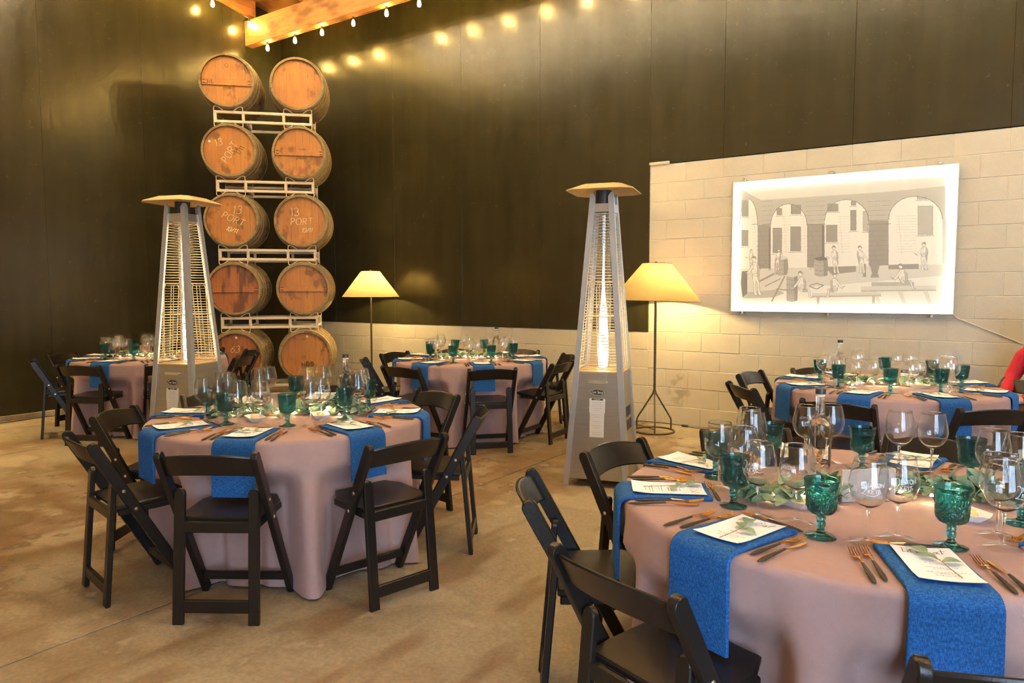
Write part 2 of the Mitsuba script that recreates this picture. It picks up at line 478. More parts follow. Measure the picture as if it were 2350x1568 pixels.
GLYPH = {
    'A': (0.78, [[(0, 0), (0.38, 1), (0.76, 0)], [(0.14, 0.36), (0.62, 0.36)]]),
    'B': (0.62, [[(0.06, 0), (0.06, 1)], [(0.06, 1)] + _arc(0.28, 0.77, 0.26, 0.23, 90, -90) + [(0.06, 0.54)], [(0.06, 0.54)] + _arc(0.30, 0.27, 0.30, 0.27, 90, -90) + [(0.06, 0)]]),
    'C': (0.72, [_arc(0.40, 0.5, 0.38, 0.5, 50, 310, 16)]),
    'D': (0.72, [[(0.06, 0), (0.06, 1)], [(0.06, 1)] + _arc(0.24, 0.5, 0.44, 0.5, 90, -90) + [(0.06, 0)]]),
    'E': (0.58, [[(0.54, 1), (0.06, 1), (0.06, 0), (0.56, 0)], [(0.06, 0.52), (0.46, 0.52)]]),
    'F': (0.56, [[(0.54, 1), (0.06, 1), (0.06, 0)], [(0.06, 0.52), (0.44, 0.52)]]),
    'I': (0.22, [[(0.1, 0), (0.1, 1)]]),
    'J': (0.40, [[(0.32, 1), (0.32, 0.1)] + _arc(0.12, 0.0, 0.20, 0.22, 0, -150, 8)]),
    'K': (0.68, [[(0.06, 0), (0.06, 1)], [(0.62, 1), (0.06, 0.45)], [(0.22, 0.60), (0.66, 0)]]),
    'L': (0.54, [[(0.06, 1), (0.06, 0), (0.52, 0)]]),
    'M': (0.86, [[(0.04, 0), (0.10, 1), (0.42, 0.15), (0.74, 1), (0.82, 0)]]),
    'N': (0.76, [[(0.06, 0), (0.06, 1), (0.70, 0), (0.70, 1)]]),
    'O': (0.82, [_arc(0.40, 0.5, 0.38, 0.5, 90, 450, 20)]),
    'P': (0.60, [[(0.06, 0), (0.06, 1)], [(0.06, 1)] + _arc(0.28, 0.74, 0.28, 0.26, 90, -90) + [(0.06, 0.48)]]),
    'R': (0.66, [[(0.06, 0), (0.06, 1)], [(0.06, 1)] + _arc(0.28, 0.74, 0.28, 0.26, 90, -90) + [(0.06, 0.48)], [(0.26, 0.48), (0.62, 0)]]),
    'S': (0.56, [_arc(0.28, 0.76, 0.24, 0.24, 40, 250, 10) + _arc(0.28, 0.26, 0.26, 0.26, 80, -150, 10)]),
    'T': (0.68, [[(0, 1), (0.66, 1)], [(0.33, 1), (0.33, 0)]]),
    'U': (0.70, [[(0.06, 1), (0.06, 0.3)] + _arc(0.34, 0.28, 0.28, 0.28, 180, 360) + [(0.62, 1)]]),
    'V': (0.70, [[(0, 1), (0.34, 0), (0.68, 1)]]),
    'X': (0.70, [[(0, 1), (0.66, 0)], [(0.66, 1), (0, 0)]]),
    'Y': (0.68, [[(0, 1), (0.33, 0.48), (0.66, 1)], [(0.33, 0.48), (0.33, 0)]]),
    '0': (0.60, [_arc(0.28, 0.5, 0.26, 0.5, 90, 450, 16)]),
    '1': (0.34, [[(0.02, 0.78), (0.20, 1), (0.20, 0)]]),
    '3': (0.58, [_arc(0.24, 0.76, 0.24, 0.24, 150, -80, 10) + _arc(0.24, 0.27, 0.29, 0.27, 80, -150, 10)]),
    '5': (0.58, [[(0.5, 1), (0.1, 1), (0.06, 0.56)] + _arc(0.26, 0.31, 0.27, 0.31, 110, -140, 10)]),
    '6': (0.58, [[(0.46, 1)] + _arc(0.28, 0.30, 0.25, 0.30, 150, 510, 16)]),
    '7': (0.58, [[(0.0, 1), (0.54, 1), (0.2, 0)]]),
    '8': (0.58, [_arc(0.28, 0.76, 0.22, 0.24, 270, 630, 14), _arc(0.28, 0.27, 0.27, 0.27, 90, 450, 14)]),
    '/': (0.50, [[(0.06, 0), (0.44, 1)]]),
    'i': (0.26, [[(0.06, 0.45), (0.12, 0), (0.24, 0.12)], [(0.10, 0.66), (0.12, 0.70)]]),
    'r': (0.40, [[(0.06, 0), (0.10, 0.5)], [(0.08, 0.3), (0.22, 0.5), (0.36, 0.46)]]),
    'e': (0.46, [[(0.06, 0.26), (0.36, 0.34)] + _arc(0.22, 0.27, 0.17, 0.26, 20, 310, 12)]),
    'n': (0.50, [[(0.06, 0), (0.10, 0.5)], [(0.08, 0.3), (0.22, 0.5), (0.36, 0.44), (0.36, 0.05), (0.48, 0.08)]]),
    's': (0.38, [[(0.32, 0.46), (0.14, 0.5), (0.08, 0.38), (0.28, 0.2), (0.24, 0.02), (0.04, 0.04)]]),
    ' ': (0.45, []),
}


def strokes(text, h=1.0, spacing=0.14, slant=0.0):
    x, out = 0.0, []
    for c in text:
        w, ps = GLYPH[c]
        for q in ps:
            out.append(np.array([((x + a + slant * b) * h, b * h) for a, b in q]))
        x += w + spacing
    return out, (x - spacing) * h


def ribbon2d(pl, w):
    """Flat strip of width w along a 2-D polyline -> list of (quad strip) points (n, 2, 2)."""
    p = np.asarray(pl, float)
    t = np.gradient(p, axis=0)
    t /= np.linalg.norm(t, axis=1, keepdims=True) + 1e-12
    nrm = np.stack([-t[:, 1], t[:, 0]], 1)
    return np.stack([p - nrm * w / 2, p + nrm * w / 2], 1)


def writing(polylines, w, f):
    """Strokes as thin raised strips: f maps an (n, 2) array of plane coordinates to (n, 3) points."""
    ms = []
    for pl in polylines:
        if len(pl) < 2:
            continue
        r = ribbon2d(pl, w)
        ms.append(grid(np.stack([f(r[:, 0]), f(r[:, 1])], 1)))
    return cat_(ms)
# ------------------------------------------------------------------ the room
labels['floor'] = {'label': 'worn stained concrete floor with a saw-cut joint', 'category': 'floor', 'kind': 'structure'}
put('floor__joint_bed', shape(box((XL + XR) / 2, (YB + YF) / 2, -0.06, XR - XL + 0.4, YB - YF + 0.4, 0.10), M_BLACKHOLE, False))
for x0, x1 in ((XL - 0.1, -3.206), (-3.194, XR + 0.1)):
    put(uniq('floor__slab'), shape(box((x0 + x1) / 2, (YB + YF) / 2, -0.03, x1 - x0, YB - YF + 0.2, 0.06, 0.004), M_FLOOR, False))

labels['wall_back'] = {'label': 'back wall of cream painted blocks below glossy black panels', 'category': 'wall', 'kind': 'structure'}
put('wall_back__mortar', shape(cat_([box((BX0 + XR) / 2, YB + 0.104, 1.42, XR - BX0, 0.2, 2.84), box((XL + BX0) / 2, YB + 0.104, 0.505, BX0 - XL, 0.2, 1.01)]), M_MORTAR, False))
put('wall_back__panel_backing', shape(cat_([box((XL + XR) / 2, YB + 0.13, 4.3, XR - XL, 0.2, 2.9), box((XL + BX0) / 2, YB + 0.13, 2.0, BX0 - XL, 0.2, 2.0)]), M_SEAM, False))
GAP = 0.0035


def block_mesh(w):
    return shape(box(w / 2, 0.05, BH / 2, w - GAP, 0.1, BH - GAP, 0.004), M_BLOCK, False)


_full, _half = block_mesh(BW), block_mesh(BW / 2)
_far = []
for nrow in range(14):
    z = 2.845 - BH * (nrow + 1)
    for side in ('right', 'left'):
        if side == 'left' and nrow < 9:
            continue
        x = BX0
        first = True
        while (x < XR - 0.05) if side == 'right' else (x > XL + 0.05):
            w = BW / 2 if (nrow % 2 and first) else BW
            first = False
            xa = x if side == 'right' else x - w
            x = x + w if side == 'right' else x - w
            if side == 'left' and xa < XL:
                continue
            jig = 0.0012 * rng.standard_normal()
            if xa > 1.5:
                _far.append(moved(box(w / 2, 0.05, BH / 2, w - GAP, 0.1, BH - GAP, 0.004), mtx([1, 0, 0], [0, 1, 0], [0, 0, 1], [xa, YB + jig, z])))
            else:
                put(uniq('wall_back__block'), _half if w < BW else _full, TR(xa, YB + jig, z))
put('wall_back__block_field', shape(cat_(_far), M_BLOCK, False))
labels['wall_back__block_field'] = {'label': 'further painted blocks', 'kind': 'stuff'}
put('wall_back__cap_strip', shape(box(BX0 + 0.115, YB - 0.012, 2.857, 0.23, 0.03, 0.028, 0.004), M_BLOCK, False))


def panel_back(x0, x1, z0, z1):
    put(uniq('wall_back__panel'), shape(box((x0 + x1) / 2, YB + 0.004, (z0 + z1) / 2, x1 - x0 - 0.002, 0.03, z1 - z0, 0.001), M_BLACK, False))


seams = [XL, -8.225, -7.015, -5.815, -4.62, BX0]
for a, b in zip(seams[:-1], seams[1:]):
    panel_back(a, b, 1.016, 3.4555)
    panel_back(a, b, 3.4545, 5.66)
seams = [BX0, -2.39, -1.17, 0.05, 1.27, 2.49, XR]
for a, b in zip(seams[:-1], seams[1:]):
    panel_back(a, b, 2.848, 5.66)

labels['wall_left'] = {'label': 'left wall of tall glossy black panels', 'category': 'wall', 'kind': 'structure'}
put('wall_left__panel_backing', shape(box(XL - 0.115, (YB + YF) / 2, 3.6, 0.2, YB - YF, 7.2), M_SEAM, False))
put('wall_left__curb', shape(box(XL + 0.0, (YB + YF) / 2, 0.028, 0.05, YB - YF, 0.056, 0.006), M_FLOOR, False))
ys = [YB, 6.44, 5.22, 4.0, 2.78, 1.56, 0.34, -0.88, -2.1, YF]
for a, b in zip(ys[1:], ys[:-1]):
    pts = np.array([[XL + dx, y, z] for dx in (-0.015, 0.0) for y, z in ((a + 0.001, 0.058), (b - 0.001, 0.058), (b - 0.001, roof(b) - 0.05), (a + 0.001, roof(a) - 0.05))])
    put(uniq('wall_left__panel'), shape(trimesh.convex.convex_hull(pts), M_BLACK, False))

struct('wall_right', 'cream painted right wall', box(XR + 0.1, (YB + YF) / 2, 3.6, 0.2, YB - YF, 7.2), M_CREAM)
DX0, DX1, DZ1 = 1.2, 5.2, 3.4             # the wide doorway behind the camera
struct('wall_front', 'cream painted wall with a wide doorway behind the camera',
       cat_([box((XL + DX0) / 2, YF - 0.1, 3.7, DX0 - XL, 0.2, 7.4), box((DX1 + XR) / 2, YF - 0.1, 3.7, XR - DX1, 0.2, 7.4), box((DX0 + DX1) / 2, YF - 0.1, (7.4 + DZ1) / 2, DX1 - DX0, 0.2, 7.4 - DZ1)]), M_CREAM)
labels['door_1'] = {'label': 'wide glazed doorway with daylight behind the camera', 'category': 'door', 'kind': 'structure'}
put('door_1__daylit_pane', {**shape(trimesh.Trimesh([[DX0, YF - 0.05, 0.05], [DX1, YF - 0.05, 0.05], [DX1, YF - 0.05, DZ1], [DX0, YF - 0.05, DZ1]], [[0, 2, 1], [0, 3, 2]], process=False), M_CREAM, False), 'emitter': emit((0.66, 0.90, 1.22), DAY, 8)})
for _x in np.linspace(DX0, DX1, 5)[1:-1]:
    put(uniq('door_1__mullion'), shape(box(_x, YF - 0.03, DZ1 / 2, 0.09, 0.05, DZ1), M_DARK, False))

labels['ceiling'] = {'label': 'pitched wooden roof deck on rafters', 'category': 'ceiling', 'kind': 'structure'}
_y0, _y1 = YF - 0.2, YB + 0.1
put('ceiling', shape(trimesh.convex.convex_hull(np.array([[x, y, roof(y) + dz] for x in (XL - 0.1, XR + 0.2) for y in (_y0, _y1) for dz in (0, 0.05)])), M_ROOF, False))
for k in range(14):
    x = -9.285 + 1.03 * k
    pts = np.array([[x + dx, y, roof(y) + dz] for dx in (-0.05, 0.05) for y in (YF, 6.92) for dz in (-0.255, 0.0)])
    put(uniq('ceiling__rafter'), shape(trimesh.convex.convex_hull(pts), M_ROOF, False))
put('ceiling__beam', shape(box((XL + XR) / 2, 6.865, 5.27, XR - XL - 0.01, 0.13, 0.36, 0.006), M_ROOF, False))


# ------------------------------------------------------------------ string lights
def bulb_mesh(s=1.3):
    return lathe([(0, -0.040 * s), (0.012 * s, -0.036 * s), (0.0195 * s, -0.022 * s), (0.0205 * s, -0.006 * s), (0.015 * s, 0.016 * s), (0.010 * s, 0.028 * s), (0, 0.030 * s)], 12)


def string_light(label, pts, sag, dim=(), weight=0.5, rad=None):
    key = thing('string_light', label, 'string lights')
    cable = []
    for i in range(len(pts) - 1):
        a, b = np.array(pts[i]), np.array(pts[i + 1])
        for t in np.linspace(0, 1, 6)[:-1]:
            q = a + (b - a) * t
            q[2] -= sag * 4 * t * (1 - t)
            cable.append(q + [0, 0, 0.085])
    cable.append(np.array(pts[-1]) + [0, 0, 0.085])
    part(key, 'cable', tube(cable, 0.0045, 5), M_CORD)
    sock = shape(lathe([(0, 0.085), (0.010, 0.085), (0.013, 0.078), (0.014, 0.030), (0, 0.030)], 10), M_CORD)
    bm = shape(bulb_mesh(), M_PAPER, True)
    for i, p in enumerate(pts):
        put(uniq(key + '__socket'), sock, TR(*p))
        k = 0.05 if i in dim else 1.0
        put(uniq(key + '__bulb'), {**bm, 'emitter': emit(WARM, (rad or BULB) * k, weight)}, TR(*p))
    return key


bx = [-8.93, -8.35, -7.79, -7.18, -6.58, -6.03] + [-5.45 + 0.585 * k for k in range(5)]
string_light('string of warm bulbs hanging under the long wooden beam', [(x, 6.90 if k else 6.88, 5.017) for k, x in enumerate(bx)], 0.012, dim=(3,))
string_light('string of warm bulbs under the rafter along the left wall', [(-9.15, 6.74 - 0.585 * k, 5.367 + 0.153 * 0.585 * k - 0.02 * (k == 0)) for k in range(10)], 0.012)


def overhead_string(y, z, xs):
    key = thing('string_light', 'string of warm bulbs crossing the room under the roof, %s from the long beam' % {4.5: 'first', 2.6: 'second', 0.4: 'third'}[y], 'string lights')
    part(key, 'cable', tube([(x, y, z + 0.085) for x in xs], 0.0045, 5), M_CORD)
    b = bulb_mesh(1.25)
    put(key + '__bulb', {**shape(cat_([moved(b, mtx([1, 0, 0], [0, 1, 0], [0, 0, 1], [x, y, z])) for x in xs]), M_PAPER, True), 'emitter': emit(OVERHEAD, OFF_BULB, 4)})


overhead_string(4.5, 5.85, np.linspace(-8.6, 5.4, 19))
overhead_string(2.6, 6.10, np.linspace(-8.6, 5.4, 19))


# ------------------------------------------------------------------ floor lamps
def floor_lamp(label, x, y, rot, r_top, r_bot, z_bot, z_top, tilt=(0, 0), power=1.0):
    key = thing('floor_lamp', label, 'lamp')
    def P(name, mesh, m, **k):
        return part(key, name, moved(mesh, mtx([1, 0, 0], [0, 1, 0], [0, 0, 1], [x, y, 0]) @ rotz(rot)), m, **k)
    P('pole', tube([(0, 0, 0.40), (0, 0, 0.9), (0, 0, z_top + 0.02)], 0.013, 10), M_IRON)
    P('base_ring', tube([(0.205 * math.cos(a), 0.205 * math.sin(a), 0.010) for a in np.linspace(0, 2 * PI, 41)[:-1]], 0.0095, 8, closed=True), M_IRON)
    for k in range(3):
        a = 2 * PI * k / 3
        c, s = math.cos(a), math.sin(a)
        P('leg', tube([(0.010 * c, 0.010 * s, 0.43), (0.018 * c, 0.018 * s, 0.40), (0.195 * c, 0.195 * s, 0.135), (0.205 * c, 0.205 * s, 0.115), (0.206 * c, 0.206 * s, 0.012)], 0.0085, 8), M_IRON)
    M = trimesh.transformations.rotation_matrix(tilt[0], [0, 1, 0], [0, 0, z_bot]) @ trimesh.transformations.rotation_matrix(tilt[1], [1, 0, 0], [0, 0, z_bot])
    P('lamp_shade', moved(lathe([(r_bot, z_bot), (r_bot * 0.5 + r_top * 0.5, (z_bot + z_top) / 2), (r_top, z_top)], 56), M), M_SHADE, smooth=True)
    P('shade_rim', moved(cat_([tube([(r * math.cos(a), r * math.sin(a), z) for a in np.linspace(0, 2 * PI, 57)[:-1]], 0.0028, 6, closed=True) for r, z in ((r_bot, z_bot), (r_top, z_top))]), M), M_IRON)
    P('shade_spider', moved(cat_([tube([(0, 0, z_top - 0.015), (r_top * math.cos(a), r_top * math.sin(a), z_top - 0.002)], 0.003, 5) for a in (0, 2.1, 4.2)]), M), M_IRON)
    P('socket', lathe([(0, z_bot + 0.03), (0.019, z_bot + 0.03), (0.019, z_bot + 0.10), (0, z_bot + 0.10)], 14), M_DARK)
    zb = z_bot + 0.155
    b = moved(trimesh.creation.icosphere(2, 0.036), mtx([1, 0, 0], [0, 1, 0], [0, 0, 1], [x + 0.055 * math.cos(rot), y + 0.055 * math.sin(rot), zb]))
    put(key + '__bulb', {**shape(b, M_PAPER, True), 'emitter': emit((1.0, 0.72, 0.29), LAMP * power, 5)})
    return key


floor_lamp('tall floor lamp with wide pale shade, ring base visible beside the steel heater', -2.92, 6.985, 0.95, 0.150, 0.462, 1.365, 1.752, tilt=(0.03, 0.0))
floor_lamp('slender floor lamp with cream cone shade between the barrels and the block wall', -7.02, 6.98, 0.3, 0.125, 0.385, 1.395, 1.742)
floor_lamp('floor lamp with cream shade standing by the left wall out of the frame', -8.75, 1.75, 0.8, 0.125, 0.385, 1.395, 1.742, power=2.2)
k_ = thing('power_cord', 'dark lamp cord with inline switch lying along the block wall', 'cord')
part(k_, 'cord', tube(smooth_curve([(-2.95, 7.05, 0.008), (-3.25, 7.25, 0.008), (-3.3, 7.40, 0.008), (-3.05, 7.43, 0.012), (-2.80, 7.41, 0.012), (-2.62, 7.36, 0.010), (-2.35, 7.38, 0.008), (-1.9, 7.42, 0.008), (-1.0, 7.43, 0.008)], 6), 0.0042, 6), M_CORD)
part(k_, 'switch', moved(box(0, 0, 0, 0.075, 0.026, 0.020, 0.006), mtx([1, -0.1, 0], [0.1, 1, 0], [0, 0, 1], [-2.74, 7.40, 0.014])), M_DARK)
k_ = thing('wall_cable', 'thin black cable lying on the floor along the left wall', 'cable')
put(k_, shape(tube(smooth_curve([(-9.27, -1, 0.006), (-9.26, 1.5, 0.006), (-9.22, 2.6, 0.006), (-9.24, 3.1, 0.006), (-9.20, 3.5, 0.006), (-9.23, 3.8, 0.006), (-9.18, 4.3, 0.006), (-9.24, 5.2, 0.006), (-9.25, 6.6, 0.006)], 6), 0.006, 6), M_CORD))


# ------------------------------------------------------------------ lit engraving on the block wall
PX0, PX1, PZ0, PZ1, PY = -2.266, -0.308, 1.260, 2.572, 7.415
pic = thing('lit_wall_picture', 'large grey engraving of an arcade with coopers, bordered by a white light strip', 'picture')
part(pic, 'back_box', box((PX0 + PX1) / 2, PY + 0.018, (PZ0 + PZ1) / 2, PX1 - PX0 - 0.05, 0.03, PZ1 - PZ0 - 0.05), M_CREAM, False)
part(pic, 'print_sheet', box((PX0 + PX1) / 2, PY, (PZ0 + PZ1) / 2, PX1 - PX0, 0.006, PZ1 - PZ0, 0.002), PRINT['paper'], False)
for a, b, c, d in ((PX0, PX1, PZ1, PZ1), (PX0, PX1, PZ0, PZ0), (PX0, PX0, PZ0, PZ1), (PX1, PX1, PZ0, PZ1)):
    part(pic, 'edge_strip', box((a + b) / 2, PY - 0.004, (c + d) / 2, abs(b - a) + 0.006, 0.03, abs(d - c) + 0.006, 0.002), M_CREAM, False)
for x, z in ((PX0 + 0.12, PZ1), ((PX0 + PX1) / 2 - 0.04, PZ1), (PX1 - 0.14, PZ1), (PX0 + 0.12, PZ0), ((PX0 + PX1) / 2 - 0.04, PZ0), (PX1 - 0.16, PZ0)):
    sgn = 1 if z == PZ1 else -1
    part(pic, 'standoff_pin', moved(lathe([(0, -0.03), (0.011, -0.03), (0.013, -0.024), (0.013, 0.045), (0, 0.045)], 14), mtx([1, 0, 0], [0, 0, 1], [0, 1, 0], [x, PY - 0.01, z + sgn * 0.02])), M_BOLT)
_in = 0.038
_loop = [(PX0 + _in, PZ0 + _in), (PX1 - _in, PZ0 + _in), (PX1 - _in, PZ1 - _in), (PX0 + _in, PZ1 - _in)]
for (x0, z0), (x1, z1) in zip(_loop, _loop[1:] + _loop[:1]):
    d = {**shape(tube([(x0, PY - 0.017, z0), (x1, PY - 0.017, z1)], 0.011, 8), M_PAPER, False), 'emitter': emit((1.0, 0.94, 0.74), LED, 1.2)}
    put(uniq(pic + '__light_strip'), d)

_tl, _tr, _bl, _br = np.array([100, 245.0]), np.array([2215, 72.0]), np.array([75, 1460.0]), np.array([2160, 1492.0])


def px_uv(x, y):
    """Engraving drawing units -> (u, v) in 0..1 on the sheet."""
    u = (x - 88) / 2100.0
    for _ in range(6):
        top, bot = _tl + (_tr - _tl) * u, _bl + (_br - _bl) * u
        v = (y - bot[1]) / (top[1] - bot[1])
        l, r = _bl + (_tl - _bl) * v, _br + (_tr - _br) * v
        u = (x - l[0]) / (r[0] - l[0])
    return u, v


def pp(x, y):
    u, v = px_uv(x, y)
    return PX0 + u * (PX1 - PX0), PZ0 + v * (PZ1 - PZ0)


LAY = [0]
PR = {}


def ink(tone, pts, layer):
    PR.setdefault((tone, layer), []).append(sg.Polygon([pp(*q) for q in pts]).buffer(0))


def ink_line(tone, pts, w, layer):
    PR.setdefault((tone, layer), []).append(sg.LineString([pp(*q) for q in pts]).buffer(w / 2, 2))


def arch(x0, x1, yt0, ys, yb, slant=0.0):
    """Opening with a round head, in drawing units."""
    pts = [(x0, yb), (x0, ys)]
    for k in range(13):
        a = PI - PI * k / 12
        pts.append(((x0 + x1) / 2 + (x1 - x0) / 2 * math.cos(a), ys + (x1 - x0) / 2 * slant * math.cos(a) - (ys - yt0) * math.sin(a)))
    return pts + [(x1, ys), (x1, yb)]


def rect(tone, x0, y0, x1, y1, layer, dy=0.0):
    ink(tone, [(x0, y0), (x1, y0 + dy), (x1, y1 + dy), (x0, y1)], layer)


ink('light', [(170, 300), (400, 405), (1600, 330), (2100, 280), (2100, 640), (170, 680)], 1)
ink('pale', [(400, 405), (1600, 330), (2100, 280), (2085, 200), (1200, 240), (200, 300)], 2)
rect('mid', 350, 640, 500, 1075, 2); rect('mid', 860, 630, 1040, 1062, 2); rect('mid', 1440, 600, 1622, 1050, 2); rect('light', 2075, 590, 2110, 1010, 2)
rect('dark', 1010, 640, 1035, 1060, 3); rect('dark', 478, 660, 497, 1070, 3)
for a in ((165, 360, 395, 650, 1010), (497, 865, 440, 640, 1045), (1035, 1445, 400, 600, 1030), (1622, 2078, 372, 590, 1018)):
    ink('cream', arch(*a), 4)
    ink_line('line', arch(*a)[1:-1], 0.006, 6)
for x0, y0, x1, y1 in ((190, 410, 260, 560), (190, 690, 258, 838), (705, 450, 805, 535), (560, 480, 612, 545), (520, 668, 612, 905), (700, 655, 803, 888), (1065, 440, 1165, 512), (1050, 640, 1155, 800), (1280, 500, 1332, 692), (1395, 510, 1440, 700), (1285, 415, 1330, 455), (1875, 465, 1998, 735), (1870, 380, 1950, 402)):
    rect('mid' if x0 < 1300 else 'light', x0, y0, x1, y1, 5)
    ink_line('line', [(x0, y0), (x1, y0), (x1, y1), (x0, y1), (x0, y0)], 0.003, 6)
    ink_line('line', [(x0 - 12, y1 + 12), (x1 + 12, y1 + 10)], 0.004, 6)
for y in range(560, 900, 26):                       # coursing seen through the arches
    for x0, x1 in ((300, 350), (612, 700), (803, 860), (1160, 1275), (1690, 1860)):
        ink_line('light', [(x0, y), (x1, y - 4)], 0.002, 6)
        ink_line('light', [(x0 + (y * 7) % 60, y), (x0 + (y * 7) % 60, y + 24)], 0.002, 6)
for y in range(700, 1050, 46):
    for x0, x1 in ((352, 478), (862, 1010), (1442, 1620)):
        ink_line('line', [(x0, y), (x1, y - 3)], 0.0028, 6)
        ink_line('line', [(x0 + 40 + (y * 5) % 70, y), (x0 + 40 + (y * 5) % 70, y + 44)], 0.0028, 6)
for y in range(420, 640, 44):
    for x0, x1 in ((400, 520), (850, 1040), (1440, 1640)):
        ink_line('line', [(x0, y), (x1, y - 8)], 0.0024, 6)
for x0, x1 in ((410, 495), (862, 1040), (1432, 1640), (296, 362)):
    ink_line('line', [(x0, 636), (x1, 630)], 0.006, 6)
ink('pale', [(120, 1060), (2120, 1010), (2120, 1120), (900, 1230), (120, 1350)], 3)
ink('mid', [(865, 1040), (1330, 1030), (1330, 1085), (1100, 1110), (1060, 1060)], 5)
ink('mid', [(1620, 1020), (1880, 1010), (1880, 1060), (1620, 1062)], 5)
ink('light', [(250, 1280), (560, 1255), (640, 1290), (520, 1330), (200, 1340)], 4)


def drawn_barrel(x0, x1, y0, y1, bulge=14, open_top=False):
    pts = [(x0, y0), (x0 - bulge, (y0 + y1) / 2), (x0, y1), ((x0 + x1) / 2, y1 + 14), (x1, y1), (x1 + bulge, (y0 + y1) / 2), (x1, y0)]
    ink('light', pts, 7)
    ink('mid', [((x0 * 0.3 + x1 * 0.7), y0), (x1, y0), (x1 + bulge, (y0 + y1) / 2), (x1, y1), ((x0 * 0.3 + x1 * 0.7), y1 + 8)], 8)
    ink('pale' if not open_top else 'dark', [((x0 + x1) / 2 + (x1 - x0) / 2 * math.cos(a), y0 + 20 * math.sin(a)) for a in np.linspace(0, 2 * PI, 18)[:-1]], 9)
    for t in np.linspace(0.1, 0.9, 6):
        ink_line('line', [(x0 + (x1 - x0) * t, y0 + 14), (x0 + (x1 - x0) * t, y1 + 8)], 0.0025, 9)
    for t in (0.15, 0.35, 0.65, 0.88):
        ink_line('line', [(x0 - bulge * 0.8, y0 + (y1 - y0) * t), ((x0 + x1) / 2, y0 + (y1 - y0) * t + 14), (x1 + bulge * 0.8, y0 + (y1 - y0) * t)], 0.003, 9)


drawn_barrel(545, 668, 950, 1110, 10)
drawn_barrel(940, 1062, 960, 1120, 8, True)
drawn_barrel(660, 770, 1115, 1360, 2)


def drawn_person(x, y, s, lean, seated=False, arm=1, flip=1):
    """Small inked figure bent over its work: cap, loose shirt, breeches, bare calves."""
    def q(a, b):
        return (x + flip * (a + lean * b) * s, y - b * s)

    def blob(pts, tone, layer):
        c = smooth_curve([(*p, 0) for p in pts + pts[:1]], 4)[:, :2]
        ink(tone, [q(*p) for p in c], layer)
        return c
    if seated:
        leg = [(-24, 4), (10, -6), (40, -2), (58, -12), (60, -58), (76, -68), (50, -70), (44, -30), (10, -30), (-22, -16)]
    else:
        leg = [(-22, 4), (22, 4), (27, -40), (20, -72), (24, -128), (36, -140), (8, -140), (8, -80), (-2, -44), (-10, -80), (-8, -132), (4, -142), (-24, -142), (-22, -76), (-26, -36)]
    c = blob(leg, 'paper', 10)
    ink_line('line', [q(*p) for p in c], 0.0030, 11)
    shirt = [(-24, -8), (-30, 26), (-27, 58), (-14, 80), (8, 84), (24, 72), (33, 40), (27, -8), (4, -14)]
    c = blob(shirt, 'paper', 10)
    ink_line('line', [q(*p) for p in c], 0.0032, 12)
    blob([(10, -8), (16, 34), (12, 66), (22, 68), (31, 40), (26, -8)], 'light', 11)
    for k in range(5):
        ink_line('mid', [q(-16 + 8 * k, 2), q(-10 + 8 * k, 26 + 5 * (k % 2))], 0.0022, 12)
    ink('light', [q(6, -2), q(23, 2), q(26, -40), q(18, -60)] if not seated else [q(0, -8), q(38, -6), q(52, -16), q(40, -28), q(6, -28)], 11)
    h = (-64, 6 + 34 * (arm - 1))
    sh, el = (-12, 66), (-40, 30 + 14 * (arm - 1))
    for w_, t_, l_ in ((0.0165, 'line', 12), (0.0125, 'paper', 13)):
        ink_line(t_, [q(*sh), q(*el), q(*h)], w_ * s, l_)
    ink_line('mid', [q(h[0] + 8, h[1] - 4), q(h[0] - 22, h[1] + 16)], 0.006, 13)
    head = [(-15, 98), (-18, 106), (-12, 120), (2, 124), (12, 114), (9, 98), (-2, 90)]
    c = blob(head, 'paper', 13)
    ink_line('line', [q(*p) for p in c], 0.0026, 14)
    blob([(-19, 113), (-8, 118), (6, 116), (15, 104), (17, 120), (6, 131), (-12, 129)], 'mid', 14)
    ink_line('line', [q(-24, 112), q(-8, 117), q(16, 112)], 0.0036, 15)
    ink_line('line', [q(-15, 104), q(-12, 105)], 0.0026, 15)


drawn_person(340, 1110, 1.35, -0.10)
drawn_person(292, 960, 0.70, 0.0)
drawn_person(575, 960, 0.75, 0.1, arm=3)
drawn_person(1135, 960, 0.95, -0.10, arm=1)
drawn_person(1375, 960, 0.95, 0.10, flip=-1, arm=0.4)
drawn_person(815, 1240, 1.25, -0.10, True)
drawn_person(1130, 1245, 1.15, 0.0, True, flip=-1)
drawn_person(1750, 1165, 1.20, -0.16, True)
drawn_person(1925, 930, 0.95, 0.0)
rect('pale', 915, 1290, 1555, 1315, 9, -10); rect('light', 915, 1315, 1555, 1330, 9, -10)
rect('light', 960, 1320, 985, 1400, 8); rect('light', 1475, 1310, 1500, 1390, 8)
rect('pale', 1375, 1225, 2025, 1262, 9, -8); rect('light', 1375, 1262, 2025, 1276, 9, -8); rect('light', 1470, 1185, 1840, 1222, 8)
for x in (1480, 1700, 1915):
    ink('pale', [(x, 1275), (x + 40, 1275), (x + 75, 1390), (x + 45, 1390)], 8)
ink_line('mid', [(510, 1365), (640, 1130)], 0.014, 8); ink_line('mid', [(555, 1250), (770, 1265)], 0.010, 9)
ink_line('mid', [(380, 1175), (530, 1105)], 0.018, 8); ink_line('mid', [(440, 1222), (600, 1150)], 0.010, 8)
ink('dark', [(190, 1080), (250, 1075), (250, 1290), (200, 1330), (180, 1200)], 7)
ink('mid', [(1455, 1020), (1545, 1015), (1525, 1100), (1540, 1140), (1460, 1140), (1475, 1100)], 10)
rect('mid', 1393, 1010, 1420, 1135, 9)
